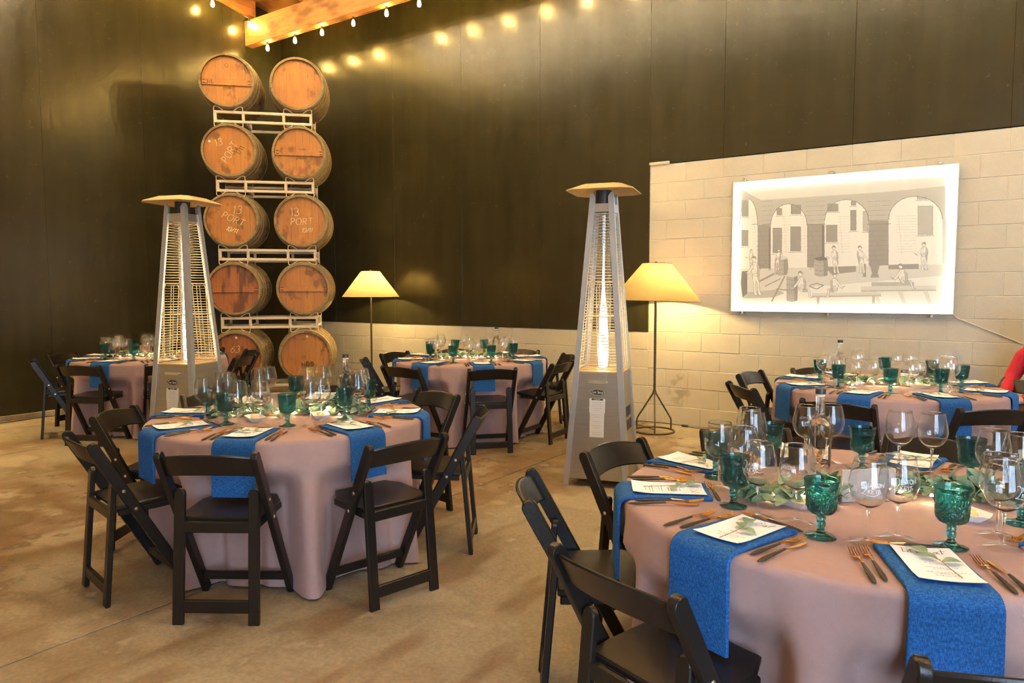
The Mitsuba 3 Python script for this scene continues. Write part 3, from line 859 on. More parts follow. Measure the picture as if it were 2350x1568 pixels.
ink_line('line', [(890, 1215), (960, 1195), (1025, 1215), (960, 1250), (890, 1225)], 0.008, 8)
for (tone, layer), polys in sorted(PR.items(), key=lambda x: x[0][1]):
    sheet = sg.box(PX0 + 0.06, PZ0 + 0.06, PX1 - 0.06, PZ1 - 0.06)
    u_ = shapely.ops.unary_union(polys).intersection(sheet)
    gs = [g for g in getattr(u_, 'geoms', [u_]) if g.geom_type == 'Polygon' and g.area > 1e-7]
    ms = []
    for g in gs:
        v, f = trimesh.creation.triangulate_polygon(g, engine='earcut')
        ms.append(trimesh.Trimesh(np.column_stack([v[:, 0], np.full(len(v), PY - 0.0032 - 0.00012 * layer), v[:, 1]]), f[:, [0, 1, 2]], process=False))
    if ms:
        _pk = part(pic, 'printed_' + {'paper': 'paper_tone', 'line': 'outline', 'cream': 'light_tone', 'pale': 'pale_tone', 'light': 'grey_tone', 'mid': 'mid_tone', 'dark': 'dark_tone'}[tone], cat_(ms), PRINT[tone], False)
        labels[_pk] = {'kind': 'stuff'}
part(pic, 'power_lead', tube([(PX1 + 0.002, PY + 0.01, PZ0 - 0.002), (PX1 + 0.022, 7.45, PZ0 - 0.03), (0.213, 7.455, 1.012), (0.6, 7.455, 0.82)], 0.006, 6), M_CREAM)


# ------------------------------------------------------------------ barrels on steel racks, set across the corner
RK = dict(x=-7.694, y=5.875, L=1.197, z0=0.280, p=0.867, h=0.150, lx=-0.034, ly=0.017)
RANG = math.radians(44.9)
RD = 0.55


def rack_T(z):
    return TR(RK['x'] + RK['lx'] * z, RK['y'] + RK['ly'] * z, z, RANG)


rack = Tpl()
hL = RK['L'] / 2
_sq = 0.034
for y in (0.0, RD):
    for zz in (-_sq / 2, -RK['h'] + _sq / 2):
        rack.add('rail', box(0, y, zz, 2 * hL, _sq, _sq, 0.004), M_RACK, False)
    for fx in (-0.5, -0.205, 0.205, 0.5):
        x = fx * RK['L'] + (-1 if fx > 0.3 else 1 if fx < -0.3 else 0) * _sq / 2
        rack.add('upright', box(x, y, -RK['h'] / 2, _sq, _sq, RK['h'] - 2 * _sq + 0.004, 0.002), M_RACK, False)
for fx in (-0.5, -0.205, 0.205, 0.5):
    x = fx * RK['L'] + (-1 if fx > 0.3 else 1 if fx < -0.3 else 0) * _sq / 2
    rack.add('cross_tube', box(x, RD / 2, -RK['h'] + _sq / 2 + 0.02, _sq * 0.9, RD - _sq, _sq * 0.9, 0.003), M_RACK, False)
for y in (-0.022, RD + 0.022):
    for c in (-1, 1):
        xa, xb = (0.205 * RK['L'], hL) if c > 0 else (-hL, -0.205 * RK['L'])
        w = xb - xa
        for sgn, zt in ((1, 0.0), (-1, -RK['h'])):
            for e in (-1, 1):
                xe = xa + 0.004 if e < 0 else xb - 0.004
                d = -e
                pts = [(xe, y, zt - sgn * 0.10 * (1 if sgn > 0 else 0.9)), (xe, y, zt + sgn * 0.030), (xe + d * 0.012, y, zt + sgn * 0.046), (xe + d * 0.032, y, zt + sgn * 0.048), (xe + d * 0.052, y, zt + sgn * 0.040), (xe + d * 0.31 * w, y, zt + sgn * 0.001)]
                rack.add('cradle_rod', tube(smooth_curve(pts, 3), 0.0055, 6), M_RACK)
RACKNAMES = ['bottom', 'second', 'middle', 'fourth', 'top']
RLAB = ['lowest cream barrel rack, under the barrel stencilled MDB', 'cream barrel rack between the two lowest pairs of barrels', 'cream barrel rack under the two barrels chalked 13 PORT side by side',
        'cream barrel rack carrying the 13 PORT barrel with sideways chalk', 'topmost cream barrel rack, under the barrel branded JVL']
for i in range(5):
    k_ = rack.place('barrel_rack', rack_T(RK['z0'] + RK['p'] * i), RLAB[i], 'barrel rack', 'stacked barrel racks')
    if i == 0:
        for x in (-hL + 0.05, hL - 0.05):
            for y in (0.0, RD):
                part(k_, 'foot', box(x, y, (0.0 - RK['z0'] - RK['h']) / 2 + 0.0, 0.06, 0.06, RK['z0'] - RK['h'] + 0.002, 0.004), M_RACK, False, T=rack_T(RK['z0']))

B_L, B_RE, B_RB = 0.93, 0.328, 0.375


def b_r(y):
    t = y / (B_L / 2)
    return B_RB - (B_RB - B_RE) * t * t


NST = 28


def stave_meshes():
    out = []
    for k in range(NST):
        w = 2 * PI / NST
        a0, a1 = k * w + 0.004, (k + 1) * w - 0.004
        ysn = np.linspace(-B_L / 2, B_L / 2, 9)
        ang = np.linspace(a0, a1, 3)
        rows = []
        for y in ysn:
            r = b_r(y)
            rows.append([(r * math.cos(a), y, r * math.sin(a)) for a in ang] + [((r - 0.026) * math.cos(a), y, (r - 0.026) * math.sin(a)) for a in ang[::-1]])
        g = grid(np.array(rows), wrap=True)
        v = np.array(g.vertices)
        caps = []
        for base in (0, 8 * 6):
            for q in ((0, 1, 4, 5), (1, 2, 3, 4)):
                a, b, c, d = [base + i for i in q]
                caps += [[a, b, c], [a, c, d]]
        out.append(trimesh.Trimesh(v, np.vstack([g.faces, caps]), process=False))
    return out


STAVES = [shape(m, M_STAVE, False) for m in stave_meshes()]
HOOPS = []
for yc, w in ((-0.425, 0.045), (-0.335, 0.034), (-0.235, 0.034), (0.235, 0.034), (0.335, 0.034), (0.425, 0.045)):
    prof = [(b_r(yc - w / 2) + 0.0005, -w / 2), (b_r(yc - w / 2) + 0.003, -w / 2), (b_r(yc) + 0.0035, 0), (b_r(yc + w / 2) + 0.003, w / 2), (b_r(yc + w / 2) + 0.0005, w / 2)]
    m = lathe(prof, 56)
    HOOPS.append(shape(moved(m, mtx([1, 0, 0], [0, 0, 1], [0, 1, 0], [0, yc, 0])), M_HOOP, 35))
HY, HR = -B_L / 2 + 0.040, B_RE - 0.024
NPL = 7


def head_planks():
    out = []
    ed = np.linspace(-HR, HR, NPL + 1)
    for a, b in zip(ed[:-1], ed[1:]):
        g = sg.Point(0, 0).buffer(HR, 24).intersection(sg.box(a + 0.0006, -1, b - 0.0006, 1))
        out.append(moved(extrude(g, 0.02), mtx([1, 0, 0], [0, 0, 1], [0, -1, 0], [0, HY + 0.02, 0])))
    return out


HEADS = head_planks()
CAPB = shape(moved(lathe([(0, 0), (HR + 0.01, 0), (HR + 0.01, 0.02), (0, 0.02)], 40), mtx([1, 0, 0], [0, 0, 1], [0, -1, 0], [0, B_L / 2 - 0.03, 0])), M_STAVE, 30)
BUNG = lathe([(0, 0.006), (0.010, 0.005), (0.016, 0.002), (0.017, 0), (0, 0)], 16)


def barrel(i, c, label, red=False, bar=None, roll=0.0):
    z = RK['z0'] + RK['p'] * i + 0.360
    zz = RK['z0'] + RK['p'] * i
    e, o = np.array([math.cos(RANG), math.sin(RANG)]), np.array([-math.sin(RANG), math.cos(RANG)])
    q = np.array([RK['x'] + RK['lx'] * zz, RK['y'] + RK['ly'] * zz]) + e * c * 0.424 + o * (RD / 2 + 0.115)
    T = TR(q[0], q[1], z, RANG)
    key = thing('wine_barrel', label, 'barrel')
    for d in STAVES:
        put(uniq(key + '__stave'), d, T)
    for d in HOOPS:
        put(uniq(key + '__hoop'), d, T)
    hk = key + '__head'
    R4 = trimesh.transformations.rotation_matrix(roll, [0, 1, 0])
    for m in HEADS:
        put(uniq(hk + '__plank'), shape(moved(m, R4), M_OAKR if red else M_OAK, False), T)
    put(key + '__back_head', CAPB, T)
    if bar is not None:
        w = 2 * math.sqrt(max(HR ** 2 - bar ** 2, 0.01)) - 0.012
        part(key, 'crossbar', moved(box(0, HY - 0.010, bar, w, 0.020, 0.078, 0.003), R4), M_OAKR if red else M_OAK, False, T=T)
        for sx in (-1, 1):
            for dz in (-0.018, 0.018):
                part(key, 'peg', moved(box(sx * (w / 2 - 0.03), HY - 0.020, bar + dz, 0.035, 0.004, 0.010), R4), M_STAMP, False, T=T)

    def mark(text, x, zc, h, m, w, ang=0.0, slant=0.0, y=None, name='chalk_writing', spacing=0.16):
        ps, tw = strokes(text, h, spacing, slant)
        ca, sa = math.cos(ang), math.sin(ang)
        yy = HY - 0.0012 if y is None else y
        f = lambda p2: np.stack([x + (p2[:, 0] - tw / 2) * ca - (p2[:, 1] - h / 2) * sa, np.full(len(p2), yy), zc + (p2[:, 0] - tw / 2) * sa + (p2[:, 1] - h / 2) * ca], 1)
        part(key, name, writing(ps, w, f), m, False, T=T)

    def bung(x, zc):
        part(key, 'bung', moved(BUNG, mtx([1, 0, 0], [0, 0, 1], [0, -1, 0], [x, HY - 0.001, zc])), M_CHALK, 30, T=T)
    return mark, bung


mk, bg = barrel(4, -1, 'top barrel branded JVL on its crossbar', bar=-0.02)
mk('JVL', -0.20, -0.018, 0.042, M_INK, 0.006, y=HY - 0.0212, name='branded_letters')
mk('JV008 C', 0.02, -0.085, 0.026, M_STAMP, 0.005, name='branded_letters')
mk('O', 0.0, 0.19, 0.05, M_STAMP, 0.005, name='branded_letters')
barrel(4, 1, 'plain reddish barrel at the top beside the barrel branded JVL', red=False)
mk, bg = barrel(3, -1, 'barrel with 13 PORT chalked sideways over a dark stencil')
mk('13', -0.13, 0.10, 0.085, M_CHALK, 0.005, ang=0.30, slant=0.1)
mk('PORT', 0.00, -0.02, 0.085, M_CHALK, 0.005, ang=1.05, slant=0.1)
mk('MDB', 0.07, 0.0, 0.035, M_STAMP, 0.006, ang=1.05, name='branded_letters')
mk('1/11', 0.13, 0.01, 0.055, M_STAMP, 0.006, ang=1.05, name='branded_letters')
bg(-0.235, 0.11)
mk, bg = barrel(3, 1, 'barrel with plain crossbar and small stamp reading JV005 L', bar=0.0)
mk('JV005 L', 0.03, -0.065, 0.028, M_STAMP, 0.0055, name='branded_letters')
mk, bg = barrel(2, -1, 'left barrel of the pair chalked 13 PORT 10/11')
mk('13', 0.06, 0.13, 0.10, M_CHALK, 0.005, slant=0.25)
mk('PORT', 0.015, 0.015, 0.085, M_CHALK, 0.005, ang=-0.42, slant=0.15)
mk('10/11', -0.005, -0.12, 0.058, M_CHALK, 0.006, ang=-0.3, slant=0.3, spacing=0.06)
mk, bg = barrel(2, 1, 'right barrel of the pair chalked 13 PORT 10/11')
mk('13', -0.08, 0.115, 0.10, M_CHALK, 0.005, slant=0.0)
mk('PORT', 0.0, -0.005, 0.085, M_CHALK, 0.005, ang=0.02, slant=0.1)
mk('10/11', 0.06, -0.115, 0.058, M_CHALK, 0.006, ang=0.05, slant=0.35, spacing=0.06)
barrel(1, -1, 'dark stained barrel with crossbar beside the steel heater', red=True, bar=-0.01)
barrel(1, 1, 'orange barrel with crossbar, lit at its right edge', bar=0.0)
mk, bg = barrel(0, -1, 'reddish bottom barrel with chalk scribble behind the folding chairs', red=True)
mk('63', -0.02, 0.10, 0.085, M_CHALK, 0.005, slant=0.2)
bg(0.0, 0.245)
mk, bg = barrel(0, 1, 'bottom barrel stencilled MDB with a yellow tag')
bg(0.02, 0.25)
mk('MDB', 0.02, -0.105, 0.052, M_INK, 0.010, name='stencil_letters', spacing=0.30)
mk('BM A', 0.02, -0.165, 0.040, M_STAMP, 0.009, name='stencil_letters', spacing=0.22)
_bk = [k for k in labels if labels[k].get('label', '').startswith('bottom barrel stencilled')][0]
_T = scene[_bk + '__back_head']['to_world']
part(_bk, 'paper_tag', box(0.02, HY - 0.003, -0.225, 0.15, 0.002, 0.085), M_OAK, False, T=_T)
part(_bk, 'yellow_tape', box(0.045, HY - 0.0048, -0.215, 0.095, 0.0015, 0.028), mat('yellow_tape_material', two(pr((0.85, 0.78, 0.10), 0.6))), False, T=_T)


# ------------------------------------------------------------------ pyramid patio heaters
def heater(label, cx, cy, yaw, st, s=0.50, ht=2.21, tall=False):
    key = thing('patio_heater', label, 'patio heater')
    T = TR(cx, cy, 0, yaw)

    def hw(z):
        return (s + (st - s) * z / ht) / 2
    sg_ = [(1, 1), (-1, 1), (-1, -1), (1, -1)]
    zd = 0.86
    for a, b in sg_:
        pth = np.array([[a * hw(z), b * hw(z), z] for z in (0.0, 0.03, zd, 1.6, ht - 0.03, ht)])
        L, th = 0.042, 0.020
        sec = np.array([(0, 0), (-a * L, 0), (-a * L, -b * th), (-a * th, -b * th), (-a * th, -b * L), (0, -b * L)])
        if a * b < 0:
            sec = sec[::-1]
        tp = np.array([1, 1, 1, 1, 1, 0.45])
        rows = np.array([[(p[0] + q[0] * k, p[1] + q[1] * k, p[2]) for q in sec] for p, k in zip(pth, tp)])
        m = grid(rows, wrap=True)
        v = np.vstack([m.vertices, rows[-1].mean(0)[None]])
        n = len(m.vertices)
        cap = [[n - 6 + j, n - 6 + (j + 1) % 6, n] for j in range(6)]
        part(key, 'post', trimesh.Trimesh(v, np.vstack([m.faces, cap]), process=False), M_POST, False, T=T)
    fr = [(np.array([1, 0, 0]), np.array([0, 1, 0])), (np.array([0, 1, 0]), np.array([-1, 0, 0])), (np.array([-1, 0, 0]), np.array([0, -1, 0])), (np.array([0, -1, 0]), np.array([1, 0, 0]))]
    for k, (ax, nz) in enumerate(fr):
        def P(u, z, off=0.0):
            return ax * u * hw(z) + nz * (hw(z) - 0.010 + off) + np.array([0, 0, z])
        quad = [P(-0.97, 0.06), P(0.97, 0.06), P(0.95, zd), P(-0.95, zd)]
        inn = [q - nz * 0.006 for q in quad]
        part(key, 'panel', trimesh.convex.convex_hull(np.array(quad + inn)), M_STEEL, False, T=T)
        # grille of horizontal rods with its frame
        rods = []
        for z in np.linspace(zd + 0.035, ht - 0.17, 52):
            rods.append(tube([P(-0.86, z, -0.004), P(0.86, z, -0.004)], 0.0021, 4, caps=False))
        for u in (-0.88, 0.88):
            rods.append(tube([P(u, zd + 0.02, -0.006), P(u, ht - 0.15, -0.006)], 0.0035, 5))
        for z in (zd + 0.025, zd + 0.42, ht - 0.16):
            rods.append(tube([P(-0.9, z, -0.002), P(0.9, z, -0.002)], 0.0034, 5))
        part(key, 'grille', cat_(rods), M_WIRE, True, T=T)
        lp = []
        for u, z in ((-0.45, zd + 0.06), (-0.62, zd + 0.64), (-0.52, zd + 0.68), (0.52, zd + 0.68), (0.62, zd + 0.64), (0.45, zd + 0.06)):
            lp.append(P(u, z, 0.006))
        part(key, 'guard_loop', cat_([tube(lp, 0.0034, 6), tube([P(0.0, zd + 0.06, 0.006), P(0.0, zd + 0.67, 0.006)], 0.003, 5)]), M_WIRE, True, T=T)
        zb = ht - 0.145
        part(key, 'top_band', trimesh.convex.convex_hull(np.array([P(-0.8, zb), P(0.8, zb), P(0.8, zb + 0.062), P(-0.8, zb + 0.062), P(-0.8, zb, -0.004), P(0.8, zb, -0.004), P(0.8, zb + 0.062, -0.004), P(-0.8, zb + 0.062, -0.004)])), M_STEEL, False, T=T)
        if k in (1, 3):
            sl = []
            for r in range(2):
                for j in range(8):
                    z, u = 0.42 + 0.10 * r, -0.42 + 0.12 * j
                    sl.append(trimesh.convex.convex_hull(np.array([P(u + du, z + dz, o) for du in (-0.012, 0.012) for dz in (0, 0.075) for o in (0.0, 0.0025)])))
            part(key, 'vent_slot', cat_(sl), M_DARK, False, T=T)
            labels[key + '__vent_slot' if key + '__vent_slot' in scene else key + '__vent_slot_001'] = {'kind': 'stuff', 'label': 'rows of vent slots'}
    # front face: handle, badge, caution label (front is +y)
    nrm = np.array([0, 1.0, (s - st) / 2 / ht]); nrm /= np.linalg.norm(nrm)
    upv = np.array([0, -nrm[2], nrm[1]])
    def F(x, z, off):
        return np.array([x, hw(z) - 0.010, z]) + nrm * off
    M0 = lambda z, off: mtx([-1, 0, 0], upv, nrm, F(0, z, off))
    part(key, 'handle', moved(extrude(sg.LineString([(-0.062, 0), (0.062, 0)]).buffer(0.010), 0.014), M0(0.79, 0.0)), M_BOLT, 30, T=T)
    oval = [(0.052 * math.cos(a), 0.022 * math.sin(a)) for a in np.linspace(0, 2 * PI, 33)[:-1]]
    bk = part(key, 'badge', moved(extrude(sg.Polygon(oval), 0.004), M0(0.715, 0.001)), M_DARK, False, T=T)
    ps, tw = strokes('Fire Sense', 0.020, 0.10, 0.22)
    part(bk, 'lettering', writing(ps, 0.0026, lambda q: (M0(0.715, 0.0058) @ np.column_stack([q[:, 0] * 0.78 - tw * 0.39, q[:, 1] - 0.008, np.zeros(len(q)), np.ones(len(q))]).T).T[:, :3]), M_WHITEINK, False, T=T)
    part(bk, 'rim', moved(tube([(x, y, 0.004) for x, y in oval], 0.0022, 5, closed=True), M0(0.715, 0.001)), M_BOLT, True, T=T)
    lb = part(key, 'caution_label', moved(cat_([box(0, 0.0, 0.0015, 0.120, 0.105, 0.002), box(0, -0.135, 0.0012, 0.108, 0.205, 0.0016)]), M0(0.615, 0.0)), M_LABEL, False, T=T)
    part(lb, 'header', moved(box(0, 0.046, 0.0029, 0.085, 0.012, 0.0008), M0(0.615, 0.0)), M_DARK, False, T=T)
    ps, tw = strokes('CAUTION', 0.008, 0.2)
    part(lb, 'lettering', writing(ps, 0.0014, lambda q: (M0(0.615, 0.0036) @ np.column_stack([q[:, 0] - tw / 2, q[:, 1] + 0.042, np.zeros(len(q)), np.ones(len(q))]).T).T[:, :3]), M_WHITEINK, False, T=T)
    ln = [box(0, y, 0.0029, 0.085 * w, 0.0022, 0.0006) for y, w in ((0.022, 1), (0.010, 0.7), (-0.004, 0.9), (-0.02, 1), (-0.034, 0.5), (-0.07, 0.9), (-0.085, 0.6), (-0.12, 0.9), (-0.15, 1), (-0.165, 0.6), (-0.2, 0.9), (-0.215, 0.8))]
    part(lb, 'printed_line', moved(cat_(ln), M0(0.615, 0.0)), M_POST, False, T=T)
    labels[lb + '__printed_line'] = {'kind': 'stuff', 'label': 'small printed lines'}
    # burner deck, tube, flame, collar, hood
    h = hw(zd)
    part(key, 'burner_deck', box(0, 0, zd + 0.004, 2 * h - 0.02, 2 * h - 0.02, 0.012, 0.003), M_HOOD, False, T=T)
    part(key, 'glass_tube', lathe([(0.052, zd + 0.01), (0.052, ht - 0.10)], 28), M_THIN, True, T=T)
    fl = lathe([(0, zd + 0.02), (0.034, zd + 0.03), (0.042, zd + 0.12), (0.038, zd + 0.28), (0.026, zd + 0.45), (0.013, zd + 0.62), (0.006, zd + 0.80), (0, zd + 0.98)], 14)
    if tall:
        fl = lathe([(0, zd + 0.02), (0.030, zd + 0.03), (0.034, zd + 0.12), (0.032, zd + 0.30), (0.026, zd + 0.60), (0.020, zd + 0.95), (0.012, zd + 1.15), (0, zd + 1.22)], 14)
    put(key + '__flame', {**shape(fl, M_PAPER, True), 'emitter': emit((1.0, 0.70, 0.36), FLAME, 2), 'to_world': T})
    part(key, 'collar', cat_([lathe([(0, ht - 0.10), (0.060, ht - 0.10), (0.060, ht + 0.02), (0, ht + 0.02)], 24), box(0, 0, ht - 0.085, st * 0.92, st * 0.92, 0.01)]), M_DARK, 30, T=T)
    ho, co = 0.252, 0.070
    octo = [(ho, ho - co), (ho - co, ho), (-ho + co, ho), (-ho, ho - co), (-ho, -ho + co), (-ho + co, -ho), (ho - co, -ho), (ho, -ho + co)]
    rows = []
    for sc, z in ((1.0, ht + 0.012), (0.985, ht + 0.016), (0.62, ht + 0.055), (0.60, ht + 0.058), (0.0, ht + 0.060)):
        rows.append([(x * sc, y * sc, z) for x, y in octo])
    for sc, z in ((0.60, ht + 0.053), (0.985, ht + 0.010), (1.0, ht + 0.008)):
        rows.append([(x * sc, y * sc, z) for x, y in octo])
    rows.append(rows[0])
    part(key, 'hood', grid(np.array(rows), wrap=True), M_HOOD, False, T=T)


heater('steel pyramid heater with tall flame standing before the white lamp', -2.496, 4.95, 3.403, 0.175)
heater('steel pyramid heater turned cornerwise in front of the barrel stack', -5.747, 3.522, 3.479, 0.196, tall=True)
# ------------------------------------------------------------------ templates: chairs and table ware
def bevel_extrude(poly_pts, t, b):
    """Prism over a convex-ish outline (counter-clockwise), thickness t along +z, chamfered by b."""
    p = np.asarray(poly_pts, float)
    e = np.roll(p, -1, 0) - p
    e /= np.linalg.norm(e, axis=1, keepdims=True)
    n0 = np.stack([-e[:, 1], e[:, 0]], 1)
    n = n0 + np.roll(n0, 1, 0)
    n /= np.maximum((n * n).sum(1, keepdims=True) / 2, 0.35)
    q = p + n * b
    rows = np.array([np.column_stack([q, np.full(len(p), 0.0)]), np.column_stack([p, np.full(len(p), b)]), np.column_stack([p, np.full(len(p), t - b)]), np.column_stack([q, np.full(len(p), t)])])
    m = grid(rows, wrap=True)
    v2, f2 = trimesh.creation.triangulate_polygon(sg.Polygon(q), engine='earcut')
    a = trimesh.Trimesh(np.column_stack([v2, np.zeros(len(v2))]), f2[:, ::-1], process=False)
    c = trimesh.Trimesh(np.column_stack([v2, np.full(len(v2), t)]), f2, process=False)
    m = cat_([m, a, c])
    m.merge_vertices()
    m.fix_normals()
    return m


def capsule_board(w, h, r_top=True, n=8):
    """Upright board outline: flat foot at y = 0, round top at y = h."""
    pts = [(-w / 2, 0), (w / 2, 0)]
    for k in range(n + 1):
        a = PI * k / n
        pts.append((w / 2 * math.cos(a), h - w / 2 + w / 2 * math.sin(a)))
    return pts


CH_TOP, CH_FOOT = np.array([-0.240, 0.785]), np.array([0.182, 0.0])


def post_y(z):
    return CH_FOOT[0] + (CH_TOP[0] - CH_FOOT[0]) * z / CH_TOP[1]


def make_chair():
    t = Tpl()
    ln = np.linalg.norm(CH_TOP - CH_FOOT)
    d = (CH_TOP - CH_FOOT) / ln
    w = 0.052
    outline = [(-w / 2, 0.0), (w / 2, 0.0)] + [(w / 2 * math.cos(a), ln - w / 2 + w / 2 * math.sin(a)) for a in np.linspace(0, PI, 9)]
    for s in (-1, 1):
        m = bevel_extrude(outline, 0.028, 0.004)
        # outline x -> across the post in the y-z plane, outline y -> along it, thickness -> x
        v = m.vertices.copy()
        along, across, th = v[:, 1], v[:, 0], v[:, 2] - 0.014
        yy = CH_FOOT[0] + d[0] * along + d[1] * across
        zz = d[1] * along - d[0] * across
        zz = np.where(along < 0.03, np.maximum(zz, 0), zz)
        m = trimesh.Trimesh(np.column_stack([s * 0.211 + th, yy, zz]), m.faces, process=False)
        m.fix_normals()
        t.add('post', m, M_RESIN)
    for s in (-1, 1):
        m = bevel_extrude(capsule_board(0.048, 0.60), 0.024, 0.004)
        v = m.vertices
        lean = np.array([-0.190 + 0.052 * zz / 0.6 for zz in v[:, 1]])
        m = trimesh.Trimesh(np.column_stack([s * (0.1705 - 0.004 * v[:, 1] / 0.6) + v[:, 0], lean - v[:, 2] + 0.012, v[:, 1]]), m.faces, process=False)
        m.fix_normals()
        t.add('rear_leg', m, M_RESIN)
    yl = lambda z: -0.190 + 0.052 * z / 0.6
    t.add('rear_rail', box(0, yl(0.43), 0.430, 0.30, 0.022, 0.050, 0.004), M_RESIN)
    t.add('foot_rail', box(0, yl(0.08), 0.080, 0.30, 0.020, 0.058, 0.004), M_RESIN)
    t.add('stretcher', box(0, post_y(0.098), 0.098, 0.400, 0.022, 0.040, 0.004), M_RESIN)
    st = [(-0.182, -0.135), (0.182, -0.135), (0.190, -0.05), (0.190, 0.115), (0.145, 0.205), (-0.145, 0.205), (-0.190, 0.115), (-0.190, -0.05)]
    m = bevel_extrude(st, 0.024, 0.006)
    m.vertices[:, 2] += 0.447 + 0.035 * (m.vertices[:, 1] + 0.135) - 0.004 * (1 - (m.vertices[:, 0] / 0.19) ** 2)
    t.add('seat', m, M_RESIN)
    for s in (-1, 1):
        m = box(s * 0.176, 0.01, 0.434, 0.020, 0.27, 0.030, 0.004)
        m.vertices[:, 2] += 0.035 * (m.vertices[:, 1] + 0.135)
        t.add('seat_rail', m, M_RESIN)
    rows = []
    for x in np.linspace(-0.200, 0.200, 17):
        c = 1 - (x / 0.2) ** 2
        z0, z1 = 0.668 + 0.014 * c, 0.762 + 0.022 * c
        pts = []
        for z, o in ((z0, 0.004), (z0 + 0.006, 0.009), (z1 - 0.006, 0.009), (z1, 0.004), (z1, -0.004), (z1 - 0.006, -0.009), (z0 + 0.006, -0.009), (z0, -0.004)):
            pts.append((x, post_y(z) - 0.036 * c + o - 0.002, z))
        rows.append(pts)
    g = grid(np.array(rows), wrap=True)
    n = 8
    caps = [[0, k, k + 1] for k in range(1, n - 1)] + [[16 * n, 16 * n + k + 1, 16 * n + k] for k in range(1, n - 1)]
    t.add('backrest', trimesh.Trimesh(g.vertices, np.vstack([g.faces, caps]), process=False), M_RESIN)
    bolt = lathe([(0, 0.0035), (0.006, 0.003), (0.0085, 0.0), (0, 0.0)], 12)
    for s in (-1, 1):
        for z in (0.545, 0.452):
            t.add('bolt', moved(bolt, mtx([0, 0, -s], [0, 1, 0], [s, 0, 0], [s * 0.2245, post_y(z), z])), M_BOLT)
    return t


CHAIR = make_chair()

BOWL = [(0.0035, 0.1035), (0.012, 0.1050), (0.022, 0.1100), (0.0325, 0.118), (0.0425, 0.130), (0.0490, 0.143), (0.0524, 0.158), (0.0530, 0.168), (0.0520, 0.182), (0.0490, 0.200), (0.0450, 0.219), (0.0405, 0.2405)]
_bw = smooth_curve([(r, z, 0) for r, z in BOWL], 4)[:, :2]


def bowl_r(z):
    return np.interp(z, _bw[:, 1], _bw[:, 0])


def make_wine(n):
    t = Tpl()
    if n > 30:
        inn = np.column_stack([np.maximum(_bw[:, 0] - np.interp(_bw[:, 1], [0.104, 0.112, 0.2405], [0.0022, 0.0012, 0.0008]), 0.0008), _bw[:, 1] + np.interp(_bw[:, 1], [0.104, 0.12], [0.0022, 0.0])])
        t.add('bowl', lathe(np.vstack([[(0, 0.1034)], _bw, [(0.0401, 0.2412)], inn[::-1], [(0, 0.1058)]]), n), M_BOWL, True)
    else:
        t.add('bowl', lathe(_bw[::3], n), M_THIN, True)
    t.add('foot', lathe([(0.0462, 0.0006), (0.0455, 0.0012), (0.040, 0.0022), (0.024, 0.0048), (0.013, 0.0085), (0.0085, 0.0125)], n), M_THIN, True)
    t.add('foot_rim', tube([(0.0462 * math.cos(a), 0.0462 * math.sin(a), 0.0009) for a in np.linspace(0, 2 * PI, n + 1)[:-1]], 0.0009, 6, closed=True), M_GLASS, True)
    foot = [(0, 0.0095), (0.009, 0.0115), (0.0050, 0.020), (0.0042, 0.040), (0.0040, 0.075), (0.0050, 0.092), (0.0070, 0.0985), (0.0045, 0.1026), (0, 0.1028)]
    t.add('stem', lathe(foot, max(16, n // 2)), M_GLASS, 60)
    t.add('rim', tube([(0.0405 * math.cos(a), 0.0405 * math.sin(a), 0.2408) for a in np.linspace(0, 2 * PI, n + 1)[:-1]], 0.0009, 6, closed=True), M_GLASS, True)

    def wrap(q):
        z = 0.166 + q[:, 1]
        r = bowl_r(z) + 0.0006
        a = q[:, 0] / 0.053
        return np.stack([r * np.cos(a), r * np.sin(a), z], 1)
    ps = []
    for txt, h, x0, y0 in (('JAXON', 0.0115, -0.021, 0.008), ('KEYS', 0.0115, -0.019, -0.0095)):
        s, tw = strokes(txt, h, 0.12)
        ps += [p + [x0, y0] for p in s]
    ps.append(smooth_curve([(-0.033, 0.020, 0), (-0.026, 0.0225, 0), (-0.0215, 0.017, 0), (-0.022, 0.006, 0), (-0.030, -0.008, 0), (-0.036, -0.011, 0), (-0.026, -0.0125, 0), (-0.010, -0.017, 0), (-0.002, -0.0155, 0)], 4)[:, :2])
    ps.append(smooth_curve([(0.0085, -0.003, 0), (0.006, -0.012, 0), (-0.001, -0.017, 0)], 3)[:, :2])
    fine = []
    for p in ps:
        q = [p[0]]
        for a, b in zip(p[:-1], p[1:]):
            k = max(1, int(np.linalg.norm(b - a) / 0.004))
            q += [a + (b - a) * (i + 1) / k for i in range(k)]
        fine.append(np.array(q))
    t.add('etched_writing', writing(fine, 0.0010, wrap), M_ETCH, True)
    return t


WINE, WINE_FAR = make_wine(56), make_wine(28)


